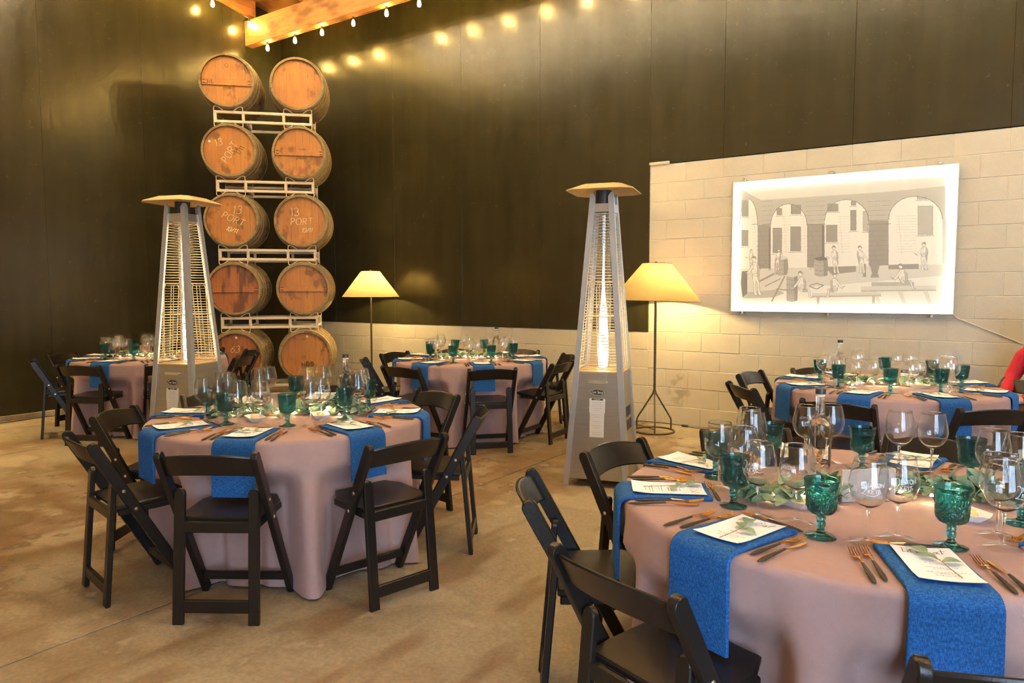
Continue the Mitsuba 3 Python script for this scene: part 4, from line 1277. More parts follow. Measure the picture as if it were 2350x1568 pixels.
def make_goblet(n, fine):
    outer = [(0, 0.0012), (0.036, 0.0), (0.0425, 0.001), (0.0435, 0.003), (0.040, 0.0052), (0.026, 0.0085), (0.015, 0.0135), (0.0098, 0.021), (0.0095, 0.028), (0.0122, 0.034), (0.0140, 0.040), (0.0118, 0.0465), (0.0102, 0.049), (0.0128, 0.0525), (0.0135, 0.056), (0.0115, 0.060), (0.0120, 0.064), (0.0170, 0.068)]
    bowl = smooth_curve([(0.0170, 0.068, 0), (0.0290, 0.0715, 0), (0.0365, 0.078, 0), (0.0400, 0.088, 0), (0.0418, 0.104, 0), (0.0438, 0.124, 0), (0.0458, 0.142, 0), (0.0470, 0.152, 0), (0.0482, 0.162, 0), (0.0500, 0.1695, 0)], 8 if fine else 3)[1:, :2]
    inner = [(0.0498, 0.1712), (0.0485, 0.1718), (0.0470, 0.1705), (0.0455, 0.162), (0.0430, 0.145), (0.0405, 0.120), (0.0382, 0.098), (0.0362, 0.086), (0.0310, 0.0790), (0.0200, 0.0765), (0, 0.0758)]
    prof = np.vstack([outer, bowl, inner])
    m = lathe(prof, n)
    v = m.vertices.copy()
    r = np.hypot(v[:, 0], v[:, 1])
    th = np.arctan2(v[:, 1], v[:, 0])
    z = v[:, 2]
    ro = np.interp(z, bowl[:, 1], bowl[:, 0])
    out = (np.abs(r - ro) < 0.0006) & (z > 0.072) & (z < 0.168)
    d = np.zeros(len(v))
    d += 1.6 * 0.0011 * (0.5 + 0.5 * np.cos(th * 44)) * np.exp(-((z - 0.1505) / 0.0022) ** 2)
    d += 0.0007 * np.exp(-((z - 0.1555) / 0.0012) ** 2) + 0.0007 * np.exp(-((z - 0.1455) / 0.0010) ** 2)
    ph = (th / (2 * PI) * 4) % 1.0 - 0.5
    u = ph * 2 * PI / 4 * 0.044
    sc = 0.143 - 0.022 * (1 - (2 * ph) ** 2)
    d += 1.6 * 0.0009 * np.exp(-((z - sc) / 0.0012) ** 2)
    d += 1.6 * 0.0005 * np.cos(th * 88) * ((z > sc) & (z < 0.144))
    rr, an = np.hypot(u, z - 0.103), np.arctan2(z - 0.103, u)
    d += 1.6 * 0.0013 * np.cos(an * 14) * np.exp(-((rr - 0.011) / 0.008) ** 2)
    ph2 = (th / (2 * PI) * 4 + 0.5) % 1.0 - 0.5
    u2 = ph2 * 2 * PI / 4 * 0.044
    rr2, an2 = np.hypot(u2, z - 0.095), np.arctan2(z - 0.095, u2)
    d += 1.6 * 0.0012 * np.cos(an2 * 7 + rr2 * 500) * np.exp(-((rr2 - 0.010) / 0.009) ** 2)
    d += 0.0007 * (meshkit.noise(np.stack([np.cos(th) * 12, np.sin(th) * 12, z * 300], 1), 3) - 0.5) * (z < 0.118)
    s = np.where(out, d, 0) / np.maximum(r, 1e-6)
    v[:, 0] *= 1 + s
    v[:, 1] *= 1 + s
    t = Tpl()
    t.add('', trimesh.Trimesh(v, m.faces, process=False), M_TEAL, 55)
    return t


GOBLET, GOBLET_FAR = make_goblet(120, True), make_goblet(44, False)


def handle_mesh(y0, y1):
    ys = np.linspace(y0, y1, 12)
    rows = []
    for y in ys:
        tt = (y - y0) / (y1 - y0)
        w = np.interp(tt, [0, 0.06, 0.25, 0.6, 1], [0.0025, 0.0055, 0.0078, 0.0062, 0.0042])
        h = np.interp(tt, [0, 0.06, 0.25, 0.6, 1], [0.0015, 0.0035, 0.0045, 0.0040, 0.0030])
        zc = 0.0048 + 0.006 * tt
        rows.append([(w * math.cos(a), y, zc + h * math.sin(a)) for a in np.linspace(0, 2 * PI, 11)[:-1]])
    g = grid(np.array(rows), wrap=True)
    n = len(g.vertices)
    caps = [[j, (j + 1) % 10, n] for j in range(10)] + [[n - 10 + (j + 1) % 10, n - 10 + j, n + 1] for j in range(10)]
    return trimesh.Trimesh(np.vstack([g.vertices, np.mean(rows[0], 0)[None], np.mean(rows[-1], 0)[None]]), np.vstack([g.faces, caps]), process=False)


def fork_head(y0, L):
    zf = lambda y: np.interp(y, [y0, y0 + 0.030, y0 + 0.052, L - 0.05, L - 0.02, L], [0.0108, 0.0090, 0.0042, 0.0036, 0.0070, 0.0125])
    ms = [tube([(0, y, float(zf(y)) + 0.001) for y in np.linspace(y0 - 0.004, y0 + 0.040, 7)], np.linspace(0.0034, 0.0030, 7), 8)]
    ys = np.linspace(y0 + 0.032, L - 0.048, 7)
    ws = np.interp(np.linspace(0, 1, 7), [0, 0.3, 0.6, 1], [0.004, 0.0095, 0.0125, 0.0128])
    rows = [[(-w, y, zf(y) + 0.0018), (-w * 0.4, y, zf(y) + 0.0006), (w * 0.4, y, zf(y) + 0.0006), (w, y, zf(y) + 0.0018), (w, y, zf(y) + 0.0036), (w * 0.4, y, zf(y) + 0.0024), (-w * 0.4, y, zf(y) + 0.0024), (-w, y, zf(y) + 0.0036)] for y, w in zip(ys, ws)]
    g = grid(np.array(rows), wrap=True)
    ms.append(trimesh.Trimesh(g.vertices, g.faces, process=False))
    for x in (-0.0108, -0.0036, 0.0036, 0.0108):
        yy = np.linspace(L - 0.050, L, 6)
        ms.append(tube([(x * (1 - 0.06 * (y - L + 0.05) / 0.05), y, float(zf(y)) + 0.0022) for y in yy], np.linspace(0.0019, 0.0011, 6), 6))
    return cat_(ms)


FORK, SMALL_FORK, KNIFE = Tpl(), Tpl(), Tpl()
FORK.add('handle', handle_mesh(0, 0.122), M_HANDLE)
FORK.add('head', fork_head(0.122, 0.228), M_GOLD)
SMALL_FORK.add('handle', handle_mesh(0, 0.118), M_HANDLE)
SMALL_FORK.add('head', fork_head(0.118, 0.205), M_GOLD)
KNIFE.add('handle', handle_mesh(0, 0.125), M_HANDLE)
_kn = [(-0.0035, 0.123), (0.0035, 0.123), (0.0040, 0.150), (0.0072, 0.165), (0.0092, 0.19), (0.0085, 0.215), (0.0050, 0.230), (-0.001, 0.2345), (-0.0060, 0.228), (-0.0070, 0.20), (-0.0062, 0.17), (-0.0040, 0.152)]
_km = bevel_extrude(_kn, 0.003, 0.001)
_km.vertices[:, 2] += np.interp(_km.vertices[:, 1], [0.12, 0.16, 0.235], [0.0092, 0.005, 0.0035])
KNIFE.add('blade', _km, M_GOLD)


def leaf_mesh(L=0.045, W=0.024, curl=0.25, cup=0.2):
    rows = []
    for t in np.linspace(0, 1, 7):
        w = W * (math.sin(PI * min(1, t * 0.94 + 0.03)) ** 0.75)
        rows.append([(w * s, L * t, curl * L * t * (1 - t) * 1.4 + cup * w * abs(s)) for s in (-1, -0.5, 0, 0.5, 1)])
    return grid(np.array(rows))


LEAFS = [shape(leaf_mesh(L, W, c, k), M_LEAF, True) for L, W, c, k in ((0.050, 0.017, 0.25, 0.22), (0.042, 0.018, 0.10, 0.30), (0.056, 0.015, 0.35, 0.15), (0.036, 0.016, -0.10, 0.25))]

SPRIG = Tpl()
_st = smooth_curve([(0.045, -0.085, 0.003), (0.02, -0.03, 0.004), (0.0, 0.015, 0.006), (-0.03, 0.055, 0.005)], 5)
SPRIG.add('stem', tube(_st, np.linspace(0.0011, 0.0007, len(_st)), 5), M_TWIG)
for (x, y), a, s in (((-0.028, 0.052), 0.75, 1.25), ((0.006, 0.008), -1.2, 1.05), ((-0.004, 0.024), 1.25, 1.0)):
    SPRIG.add('leaf', moved(leaf_mesh(0.046 * s, 0.0165 * s, 0.25, 0.20), mtx([1, 0, 0], [0, 1, 0], [0, 0, 1], [x, y, 0.0045]) @ rotz(a)), M_LEAF, True)

LETS = [[(0, 0.86), (0.10, 1.0), (0.15, 0.88), (0.06, 0.25), (0, 0.03), (0.12, 0.07), (0.32, 0.02)], [(0.36, 0.18), (0.46, 0.28), (0.43, 0.38), (0.36, 0.24), (0.43, 0.08), (0.54, 0.12)],
        [(0.68, 0.80), (0.60, 0.12), (0.68, 0.05)], [(0.50, 0.52), (0.80, 0.60)], [(0.86, 0.92), (0.83, 0.80)], [(1.06, 0.38), (0.95, 0.34), (1.05, 0.2), (0.92, 0.06)],
        [(1.98, 0.92), (1.72, 1.0), (1.62, 0.76), (1.84, 0.56), (1.56, 0.42), (1.50, 0.10), (1.78, 0.02), (2.06, 0.18)], [(2.40, 0.40), (2.18, 0.40), (2.12, 0.12), (2.28, 0.10), (2.40, 0.38), (2.40, 0.10), (2.52, 0.14)],
        [(2.80, 0.95), (2.66, 0.12), (2.74, 0.05)], [(2.50, 0.56), (3.02, 0.66)]]


def make_card(detail):
    """Menu card: x to the diner's right, +y towards the table centre."""
    t = Tpl()
    zc = lambda x, y: 0.0012 + 0.012 * np.clip(-(y + 0.05) / 0.075, 0, 1) ** 2 * 0.5 + 0.004 * (x / 0.075) ** 2
    rows = [[(x, y, zc(x, y)) for x in np.linspace(-0.074, 0.074, 9)] for y in np.linspace(-0.125, 0.125, 13)]
    rows2 = [[(a, b, c - 0.0007) for a, b, c in r] for r in rows]
    t.add('sheet', cat_([grid(np.array(rows)), grid(np.array(rows2)[::-1])]), M_PAPER, True)
    f = lambda q: np.stack([q[:, 0], q[:, 1], zc(q[:, 0], q[:, 1]) + 0.0006], 1)
    ps = [np.array(smooth_curve([(a, b, 0) for a, b in p], 4))[:, :2] * 0.036 + [-0.054, 0.075] for p in LETS]
    t.add('handwriting', writing(ps, 0.0013 if detail else 0.0016, f), M_INK, False)
    if detail:
        ln = []
        for y, w in ((0.040, 0.045), (0.030, 0.030), (0.010, 0.070), (0.001, 0.052), (-0.022, 0.085), (-0.031, 0.05), (-0.055, 0.095), (-0.064, 0.075), (-0.078, 0.07)):
            x = -w / 2 + 0.012
            while x < w / 2:
                g = 0.003 + 0.004 * random.random()
                ln.append([(x, y), (x + g, y)])
                x += g + 0.0022
        t.add('small_print', writing([np.array(p) for p in ln], 0.0016, f), M_STAMP, False)
    return t


CARD, CARD_FAR = make_card(True), make_card(False)

BOTTLE = Tpl()
_bp = [(0, 0.004), (0.030, 0.0), (0.0385, 0.001), (0.0415, 0.006), (0.0420, 0.02), (0.0420, 0.175), (0.0405, 0.195), (0.034, 0.212), (0.024, 0.224), (0.0178, 0.236), (0.0163, 0.25), (0.0160, 0.295), (0.0172, 0.297), (0.0172, 0.306), (0, 0.306)]
BOTTLE.add('', lathe(_bp, 48), M_WATER, 40)
STOP = Tpl()
CAPM = [(0, 0.315), (0.0185, 0.315), (0.0190, 0.317), (0.0190, 0.333), (0.0180, 0.335), (0, 0.335)]


def place_bottle(x, y, z, label):
    key = thing('bottle', label, 'bottle', 'water bottles on the tables')
    T = TR(x, y, z)
    put(key + '__body', BOTTLE.parts[0][1], T)
    part(key, 'cork', lathe([(0, 0.3062), (0.0165, 0.3062), (0.0165, 0.3152), (0, 0.3152)], 20), M_CORK, 30, T=T)
    part(key, 'stopper', lathe(CAPM, 24), M_STOPPER, 30, T=T)


DISH, BUTTER_KNIFE = Tpl(), Tpl()
_hexo = np.array([(0.090, 0.0), (0.058, 0.046), (-0.058, 0.046), (-0.090, 0.0), (-0.058, -0.046), (0.058, -0.046)])
_dr = [np.column_stack([_hexo * s, np.full(6, z)]) for s, z in ((0.0, 0.0), (0.60, 0.0), (1.0, 0.026), (0.975, 0.0268), (0.62, 0.006), (0.0, 0.006))]
DISH.add('dish', grid(np.array(_dr), wrap=True), M_WHITE, False)
DISH.add('butter', box(0.004, 0, 0.019, 0.060, 0.036, 0.022, 0.003), M_BUTTER, False)
BUTTER_KNIFE.add('', cat_([tube([(0, 0, 0.002), (0, 0.07, 0.003)], [0.0036, 0.0028], 6), moved(extrude(sg.Polygon([(-0.003, 0), (0.003, 0), (0.0085, 0.03), (0.0085, 0.065), (0.002, 0.082), (-0.004, 0.075), (-0.004, 0.02)]), 0.002), mtx([1, 0, 0], [0, 1, 0], [0, 0, 1], [0, 0.068, 0.002]))]), M_GOLD, 30)

# ------------------------------------------------------------------ tables
TOPZ = 0.760
TABLES = {
    'one': dict(c=(-3.36, 2.69), R=0.772, seats=[-58, -11, 34, 79, 124, 169, -148, -102], name='table signed one', chair_r=[1.03, 1.09, 1.05, 1.04, 1.06, 1.06, 1.0, 1.04]),
    'two': dict(c=(-0.36, 2.68), R=0.815, seats=[-111, -67, -21, 38, 82, 126, 168, -152], name='big front table', chair_r=[1.13, 1.14, 1.10, 1.08, 1.10, 1.07, 1.02, 1.10]),
    'three': dict(c=(-4.55, 5.965), R=0.79, seats=[-43, 2, 47, 92, 137, -178, -133, -88], name='table by block wall', chair_r=[1.12, 1.05, 1.03, 1.02, 1.02, 1.02, 1.05, 1.08]),
    'four': dict(c=(-0.655, 5.985), R=0.785, seats=[-97, -54, -8, 38, 84, 130, 172, -141], name='table signed seven', chair_r=[1.16, 1.13, 1.08, 1.06, 0.98, 0.98, 1.02, 1.09]),
    'five': dict(c=(-7.62, 4.24), R=0.765, seats=[-65, -20, 25, 70, 115, 160, -155, -113], name='table behind heater', chair_r=[1.03, 1.06, 1.06, 1.04, 1.04, 1.0, 1.04, 1.02]),
}
SIDE = ['near', 'near right', 'right', 'far right', 'far', 'far left', 'left', 'near left']


def side_words(t):
    """Which side of its table each seat is on, seen from the camera."""
    c = np.array(t['c'])
    to = math.degrees(math.atan2(-c[1], -c[0]))
    rel = [((a - to + 180) % 360) - 180 for a in t['seats']]
    i0 = int(np.argmin(np.abs(rel)))
    order = sorted(range(len(rel)), key=lambda i: (rel[i] - rel[i0]) % 360)
    out = [None] * len(rel)
    for w, i in zip(SIDE, order):
        out[i] = w
    return out


def cloth_mesh(t, seed, nth=320):
    R, c = t['R'], t['c']
    th = np.arange(nth) * 2 * PI / nth
    circ = lambda f, s: meshkit.noise(np.stack([np.cos(th) * f + 10, np.sin(th) * f + 10, np.full(nth, s * 3.7)], 1), seed + s)
    fold = 0.5 * circ(4.6, 1) + 0.5 * circ(8.5, 2)
    fold = (fold - fold.mean()) / fold.std()
    fold2 = np.tanh(fold * 1.5)
    rows = [np.column_stack([np.full(nth, 0.0), th * 0, np.full(nth, TOPZ)])]
    P = []
    for r in (0.0, 0.3, 0.6, R - 0.12, R - 0.04, R - 0.024):
        P.append(np.column_stack([r * np.cos(th), r * np.sin(th), np.full(nth, TOPZ + 0.002)]))
    for a in (22, 45, 68, 88):
        a = math.radians(a)
        r = R - 0.024 + 0.026 * math.sin(a)
        P.append(np.column_stack([r * np.cos(th), r * np.sin(th), np.full(nth, TOPZ + 0.002 - 0.026 * (1 - math.cos(a)))]))
    zs = np.concatenate([np.linspace(TOPZ - 0.04, 0.10, 30), [0.05, 0.012]])
    for z in zs:
        k = (TOPZ - 0.02 - z) / TOPZ
        amp = 0.078 * k ** 0.85
        r = R + 0.002 + 0.045 * k + amp * fold2 * 0.9 + 0.020 * k * np.sin(th * 31 + seed + 3 * circ(3, 5)) * circ(5, 3)
        for a, cr in zip(t['seats'], t['chair_r']):
            dth = (th - math.radians(a) + PI) % (2 * PI) - PI
            r0 = cr - 0.190            # the chair's own origin
            lim = (r0 - 0.222) / np.maximum(np.cos(dth), 0.5)
            side = np.abs(r0 * np.tan(np.clip(dth, -1.2, 1.2)))
            wgt = np.clip((0.36 - side) / 0.12, 0, 1) * (np.abs(dth) < 0.8)
            wgt = wgt * wgt * (3 - 2 * wgt)
            zw = np.clip((0.64 - z) / 0.14, 0, 1)
            zw = zw * zw * (3 - 2 * zw)
            pushed = np.minimum(r, lim + 0.035 * fold2 * k)
            r = r + (pushed - r) * wgt * zw
        P.append(np.column_stack([r * np.cos(th), r * np.sin(th), np.full(nth, z)]))
    P = np.array(P)
    m = grid(P, wrap=True)
    m.apply_translation([c[0], c[1], 0])
    return m


def napkin_mesh(R, drop, w0=0.195, w1=0.212, seed=0):
    """Folded napkin: local +x is outwards along the seat, y across; lies on the top and hangs over the edge."""
    r_in = R - 0.300
    z0 = TOPZ + 0.009
    path = [(r, 0, z0) for r in np.linspace(r_in, R - 0.045, 9)]
    rc = 0.034
    for a in np.linspace(0, 90, 7)[1:]:
        a = math.radians(a)
        path.append((R - 0.024 + (rc + 0.006) * math.sin(a) - 0.0, 0, z0 - rc * (1 - math.cos(a))))
    x_e = path[-1][0]
    for z in np.linspace(z0 - rc, TOPZ - drop, 9)[1:]:
        path.append((x_e + 0.010 * (TOPZ - z), 0, z))
    path = np.array(path)
    ups = []
    tn = np.gradient(path, axis=0)
    for t in tn:
        t = t / np.linalg.norm(t)
        ups.append((-t[2], 0, t[0]))
    secs = []
    r_ = np.random.default_rng(seed)
    ph = r_.random() * 6
    for i, p in enumerate(path):
        k = i / (len(path) - 1)
        w = w0 + (w1 - w0) * k
        s = rrect(w, 0.013, 0.0055, 3)
        s[:, 1] += 0.003 * k * np.sin(s[:, 0] * 38 + ph)
        secs.append(s)
    # denser section along the width, for the waves
    m = sweep(path, np.array(secs), True, np.array(ups))
    return m


def garland(t, idx, n, size):
    c = np.array(t['c'])
    key = thing('eucalyptus_garland', 'eucalyptus garland lying along the middle of the ' + t['name'], 'garland', 'garlands on the tables')
    dr_ = np.array([_r0[0], _r0[1]])
    r_ = np.random.default_rng(100 + idx)
    ctr = c + np.array(t.get('gshift', (0, 0)))
    pts = [(*(ctr + dr_ * s + np.array([-dr_[1], dr_[0]]) * 0.05 * math.sin(s * 7 + idx)), TOPZ + 0.018) for s in np.linspace(-size, size, 13)]
    part(key, 'stem', tube(smooth_curve(pts, 3), 0.0032, 6), M_TWIG)
    for k in range(n):
        s = (r_.random() * 2 - 1) * (size + 0.03)
        b = float(np.clip(r_.normal(0, 0.042), -0.085, 0.085))
        o = ctr + dr_ * s + np.array([-dr_[1], dr_[0]]) * (0.05 * math.sin(s * 7 + idx) + b)
        z = TOPZ + 0.012 + min(abs(r_.normal(0.010, 0.026)), 0.06) * math.exp(-(b / 0.06) ** 2)
        yaw = r_.random() * 2 * PI
        pitch = r_.normal(0.25, 0.35)
        roll = r_.normal(0, 0.5)
        zmin = 0.046 * max(0.0, -math.sin(pitch)) + 0.018 * abs(math.sin(roll))
        T = T4().translate([float(o[0]), float(o[1]), float(max(z, TOPZ + 0.006 + zmin))]).rotate([0, 0, 1], math.degrees(yaw)).rotate([1, 0, 0], math.degrees(pitch)).rotate([0, 1, 0], math.degrees(roll)).scale([1.3] * 3)
        put(uniq(key + '__leaf'), LEAFS[k % 4], T)
    fk = thing('fairy_lights', 'warm fairy lights threaded through the eucalyptus on the ' + t['name'], 'fairy lights', 'fairy lights on the tables')
    pts = [(*(ctr + dr_ * s + np.array([-dr_[1], dr_[0]]) * (-0.055 + 0.03 * math.sin(s * 15 + idx))), TOPZ + 0.012 + 0.02 * abs(math.sin(s * 11))) for s in np.linspace(-size * 0.85, size * 0.85, 25)]
    part(fk, 'wire', tube(smooth_curve(pts, 2), 0.0006, 4), M_GOLD)
    bm = shape(trimesh.creation.icosphere(2, 0.0058), M_PAPER, True)
    for p in pts[1::3]:
        put(uniq(fk + '__bulb'), {**bm, 'emitter': emit((1.0, 0.78, 0.40), FAIRY, 0.05)}, TR(p[0], p[1], p[2] + 0.004))


def setting(tk, t, i, a, words, near, vis):
    c, R = np.array(t['c']), t['R']
    ar = math.radians(a)
    shift = -(0.815 - R)
    where = 'at %s place, %s' % (words, t['name'])
    fr = TR(c[0], c[1], 0, ar)                      # local x outwards; y = to the diner's left... mirrored below

    def pos(tan, rad):
        """World point from (distance to the diner's right, distance from the centre)."""
        e = np.array([math.cos(ar), math.sin(ar)])
        s = np.array([-math.sin(ar), math.cos(ar)])   # to the right of a diner who faces the centre
        return c + e * rad + s * tan
    jit = lambda s: float(rng.normal(0, s))
    nk = 'blue napkin over the edge ' + where
    key = thing('napkin', nk, 'napkin', 'blue folded napkins')
    put(key, shape(napkin_mesh(R, {'one': 0.238, 'two': 0.272}.get(tk, 0.235) + jit(0.012), seed=i), M_DENIM, 50), TR(c[0], c[1], 0, ar + jit(0.02)))
    zt = TOPZ + 0.0162
    inward = ar + PI / 2                              # rotation that turns local +y to the centre
    q = pos(0.0 + jit(0.006), 0.655 + shift)
    (CARD if near else CARD_FAR).place('menu_card', TR(q[0], q[1], zt, inward + jit(0.05)), 'white menu card on blue napkin ' + where, 'menu card', 'menu cards')
    q2 = pos(0.004 + jit(0.01), 0.655 + shift + jit(0.012))
    SPRIG.place('eucalyptus_sprig', TR(q2[0], q2[1], zt + 0.0042, inward + 0.15 + jit(0.5)), 'eucalyptus sprig on the menu card ' + where, 'sprig', 'sprigs on the menu cards')
    zc = TOPZ + 0.0022
    for tpl, nm, tan, rad, rot, lab in ((FORK, 'fork', -0.176, 0.785, -0.05, 'outer left gold fork with dark handle'), (FORK, 'fork', -0.142, 0.765, -0.06, 'inner left gold fork with dark handle'),
                                        (FORK, 'fork', 0.122, 0.775, 0.0, 'gold fork right of the napkin'), (KNIFE, 'knife', 0.162, 0.795, 0.02, 'gold knife with dark handle')):
        q = pos(tan + jit(0.004), rad + shift + jit(0.006))
        tpl.place(nm, TR(q[0], q[1], zc, inward + rot + jit(0.03)), lab + ' ' + where, nm, 'forks on the tables' if nm == 'fork' else 'knives on the tables')
    q = pos(0.098, 0.492 + shift)
    SMALL_FORK.place('dessert_fork', TR(q[0], q[1], zc, inward + PI / 2 + 0.03 + jit(0.04)), 'small gold fork above the menu card ' + where, 'fork', 'dessert forks on the tables')
    gw, gg = (WINE, GOBLET) if near else (WINE_FAR, GOBLET_FAR)
    rs = 0 if near and tk == 'two' else shift
    over = t.get('glass', {}).get(i)
    spots = over or [(-10, 0.480 + rs), (1, 0.412 + rs), (15, 0.488 + rs)]
    for k, (da, rad) in enumerate(spots):
        aa = ar + math.radians(da + (0 if over else jit(1.2)))
        q = c + np.array([math.cos(aa), math.sin(aa)]) * (rad + (0 if over else jit(0.008)))
        if k < 2:
            gw.place('wine_glass', TR(q[0], q[1], zc, ar + jit(0.25)), ('outer' if k == 0 else 'inner') + ' clear wine glass etched in white ' + where, 'wine glass', 'etched wine glasses')
        else:
            key = thing('goblet', 'teal pressed-glass goblet ' + where, 'goblet', 'teal goblets')
            put(key, gg.parts[0][1], TR(q[0], q[1], zc, ar + jit(0.8)))


TABLES['one']['glass'] = {0: [(-20, 0.420), (-7, 0.352), (16, 0.365)], 1: [(-14, 0.415), (-1, 0.345), (22, 0.375)], 2: [(-9, 0.41), (5, 0.37), (27, 0.455)], 7: [(-19, 0.46), (-9, 0.40), (6, 0.40)]}
TABLES['two']['glass'] = {0: [(-8, 0.482), (4, 0.422), (17, 0.50)], 1: [(-13, 0.490), (-2, 0.420), (13, 0.48)], 2: [(-17, 0.510), (-7, 0.44), (16, 0.45)], 7: [(-9, 0.470), (3, 0.40), (18, 0.48)],
                          6: [(-5, 0.42), (-15, 0.50), (14, 0.50)], 5: [(-3, 0.490), (-15, 0.520), (15, 0.49)], 4: [(0, 0.48), (-12, 0.52), (16, 0.43)], 3: [(-8, 0.43), (-16, 0.48), (15, 0.51)]}
skip_settings = {'five': (2,), 'three': (), 'one': (), 'two': (), 'four': ()}
chair_group = {'one': 'chairs around the table signed one', 'two': 'chairs around the big front table', 'three': 'chairs around the back table', 'four': 'chairs around the table signed seven', 'five': 'chairs around the table behind the heater'}
for ti, (tk, t) in enumerate(TABLES.items()):
    c, R = t['c'], t['R']
    words = side_words(t)
    near = tk in ('one', 'two')
    k_ = thing('round_table', 'round folding table hidden under the cloth of the ' + t['name'], 'table', 'round tables under the cloths')
    part(k_, 'table_top', lathe([(0, TOPZ - 0.03), (R - 0.028, TOPZ - 0.03), (R - 0.026, TOPZ - 0.002), (0, TOPZ - 0.002)], 48), M_LID, 30, T=TR(c[0], c[1], 0))
    for s in range(4):
        a = PI / 4 + s * PI / 2
        part(k_, 'leg', tube([(c[0] + 0.36 * math.cos(a), c[1] + 0.36 * math.sin(a), 0.0), (c[0] + 0.34 * math.cos(a), c[1] + 0.34 * math.sin(a), TOPZ - 0.03)], 0.014, 8), M_BOLT)
    k_ = thing('tablecloth', 'dusty rose cloth hanging to the floor over the ' + t['name'], 'tablecloth', 'rose tablecloths')
    put(k_, shape(cloth_mesh(t, 11 + 7 * ti), M_CLOTH, True))
    for i, (a, cr) in enumerate(zip(t['seats'], t['chair_r'])):
        ar = math.radians(a)
        r0 = cr - 0.188
        yaw = ar + PI / 2 + float(rng.normal(0, 0.03)) + t.get('yaw', {}).get(i, 0.0)
        CHAIR.place('folding_chair', TR(c[0] + r0 * math.cos(ar), c[1] + r0 * math.sin(ar), 0, yaw), 'black resin folding chair, %s side, %s' % (words[i], t['name']), 'chair', chair_group[tk])
    for i, a in enumerate(t['seats']):
        if i not in skip_settings[tk]:
            setting(tk, t, i, a, words[i], near, None)
    garland(t, ti, {'one': 190, 'two': 240}.get(tk, 90), {'two': 0.40, 'one': 0.42}.get(tk, 0.38))


def cam_spot(t, right, away):
    return np.array(t['c']) + np.array([_r0[0], _r0[1]]) * right + np.array([_f0[0], _f0[1]]) * away


def sign(t, right, away, text, rot, label, w=0.105, h=0.130):
    key = thing('table_sign', label, 'table sign')
    q = cam_spot(t, right, away)
    T = TR(q[0], q[1], TOPZ + 0.003, -YAW + rot)
    part(key, 'board', box(0, 0, h / 2, w, 0.014, h, 0.002), M_PLANK if w < 0.15 else M_GREYWOOD, False, T=T)
    if text == '1':
        ps = [smooth_curve([(-0.012, 0.062, 0), (0.004, 0.082, 0), (0.010, 0.098, 0), (0.008, 0.060, 0), (0.012, 0.026, 0), (0.016, 0.018, 0)], 4)[:, :2]]
    elif text == '7':
        ps = [smooth_curve([(-0.024, 0.092, 0), (-0.010, 0.098, 0), (0.020, 0.100, 0)], 3)[:, :2], smooth_curve([(0.020, 0.100, 0), (0.004, 0.065, 0), (-0.006, 0.030, 0), (-0.002, 0.024, 0)], 4)[:, :2]]
    else:
        ps = None
    if ps:
        part(key, 'painted_number', writing(ps, 0.0065, lambda p: np.stack([p[:, 0], np.full(len(p), -0.0076), p[:, 1]], 1)), M_WHITEINK, False, T=T)


def dish(t, right, away, rot, label):
    q = cam_spot(t, right, away)
    key = DISH.place('butter_dish', TR(q[0], q[1], TOPZ + 0.0025, rot), label, 'butter dish', 'white butter dishes')
    BUTTER_KNIFE.place('butter_knife', T4().translate([float(q[0] + 0.085 * math.cos(rot + 2.5)), float(q[1] + 0.085 * math.sin(rot + 2.5)), TOPZ + 0.030]).rotate([0, 0, 1], math.degrees(rot + 0.95)).rotate([1, 0, 0], 2.0), 'gold butter knife resting on ' + label.split(' beside')[0].split(' on ')[0], 'butter knife', 'butter knives')


t1, t2, t3, t4, t5 = TABLES.values()
sign(t1, -0.10, -0.04, '1', -0.15, 'wooden table sign painted with a white 1')
sign(t2, 0.0, -0.045, None, 0.10, 'grey wooden table sign turned away on the big front table', 0.19, 0.11)
sign(t4, 0.05, 0.0, '7', 0.05, 'brown wooden table sign painted with a white 7')
sign(t5, -0.06, 0.0, None, 0.3, 'brown wooden table sign behind the heater')
dish(t1, -0.14, -0.20, -0.4, 'white butter dish left of the fairy lights on the table signed one')
dish(t1, 0.20, -0.12, -0.6, 'white butter dish right of the fairy lights on the table signed one')
dish(t2, -0.26, -0.09, -0.35 + PI, 'white butter dish left of the wooden sign on the big front table')
dish(t2, 0.22, -0.22, -0.75, 'white butter dish under the eucalyptus on the big front table')
dish(t4, 0.17, -0.13, -0.6, 'white butter dish right of the 7 sign')
dish(t4, -0.24, 0.0, -0.6, 'white butter dish left of the 7 sign')
dish(t3, 0.10, -0.1, -0.6, 'white butter dish on the back table by the block wall')


def at_pixel_free(x, y, z):
    return (x, y, z)


q = cam_spot(t1, 0.28, 0.17); place_bottle(q[0], q[1], TOPZ + 0.0025, 'clear water bottle with dark stopper on the table signed one')
place_bottle(-0.545, 2.93, TOPZ + 0.0025, 'clear water bottle with dark stopper on the big front table')
q = cam_spot(t3, 0.27, 0.0); place_bottle(q[0], q[1], TOPZ + 0.0025, 'clear water bottle with dark stopper on the back table by the block wall')
q = cam_spot(t4, -0.31, 0.10); place_bottle(q[0], q[1], TOPZ + 0.0025, 'clear water bottle with dark stopper on the table signed seven')


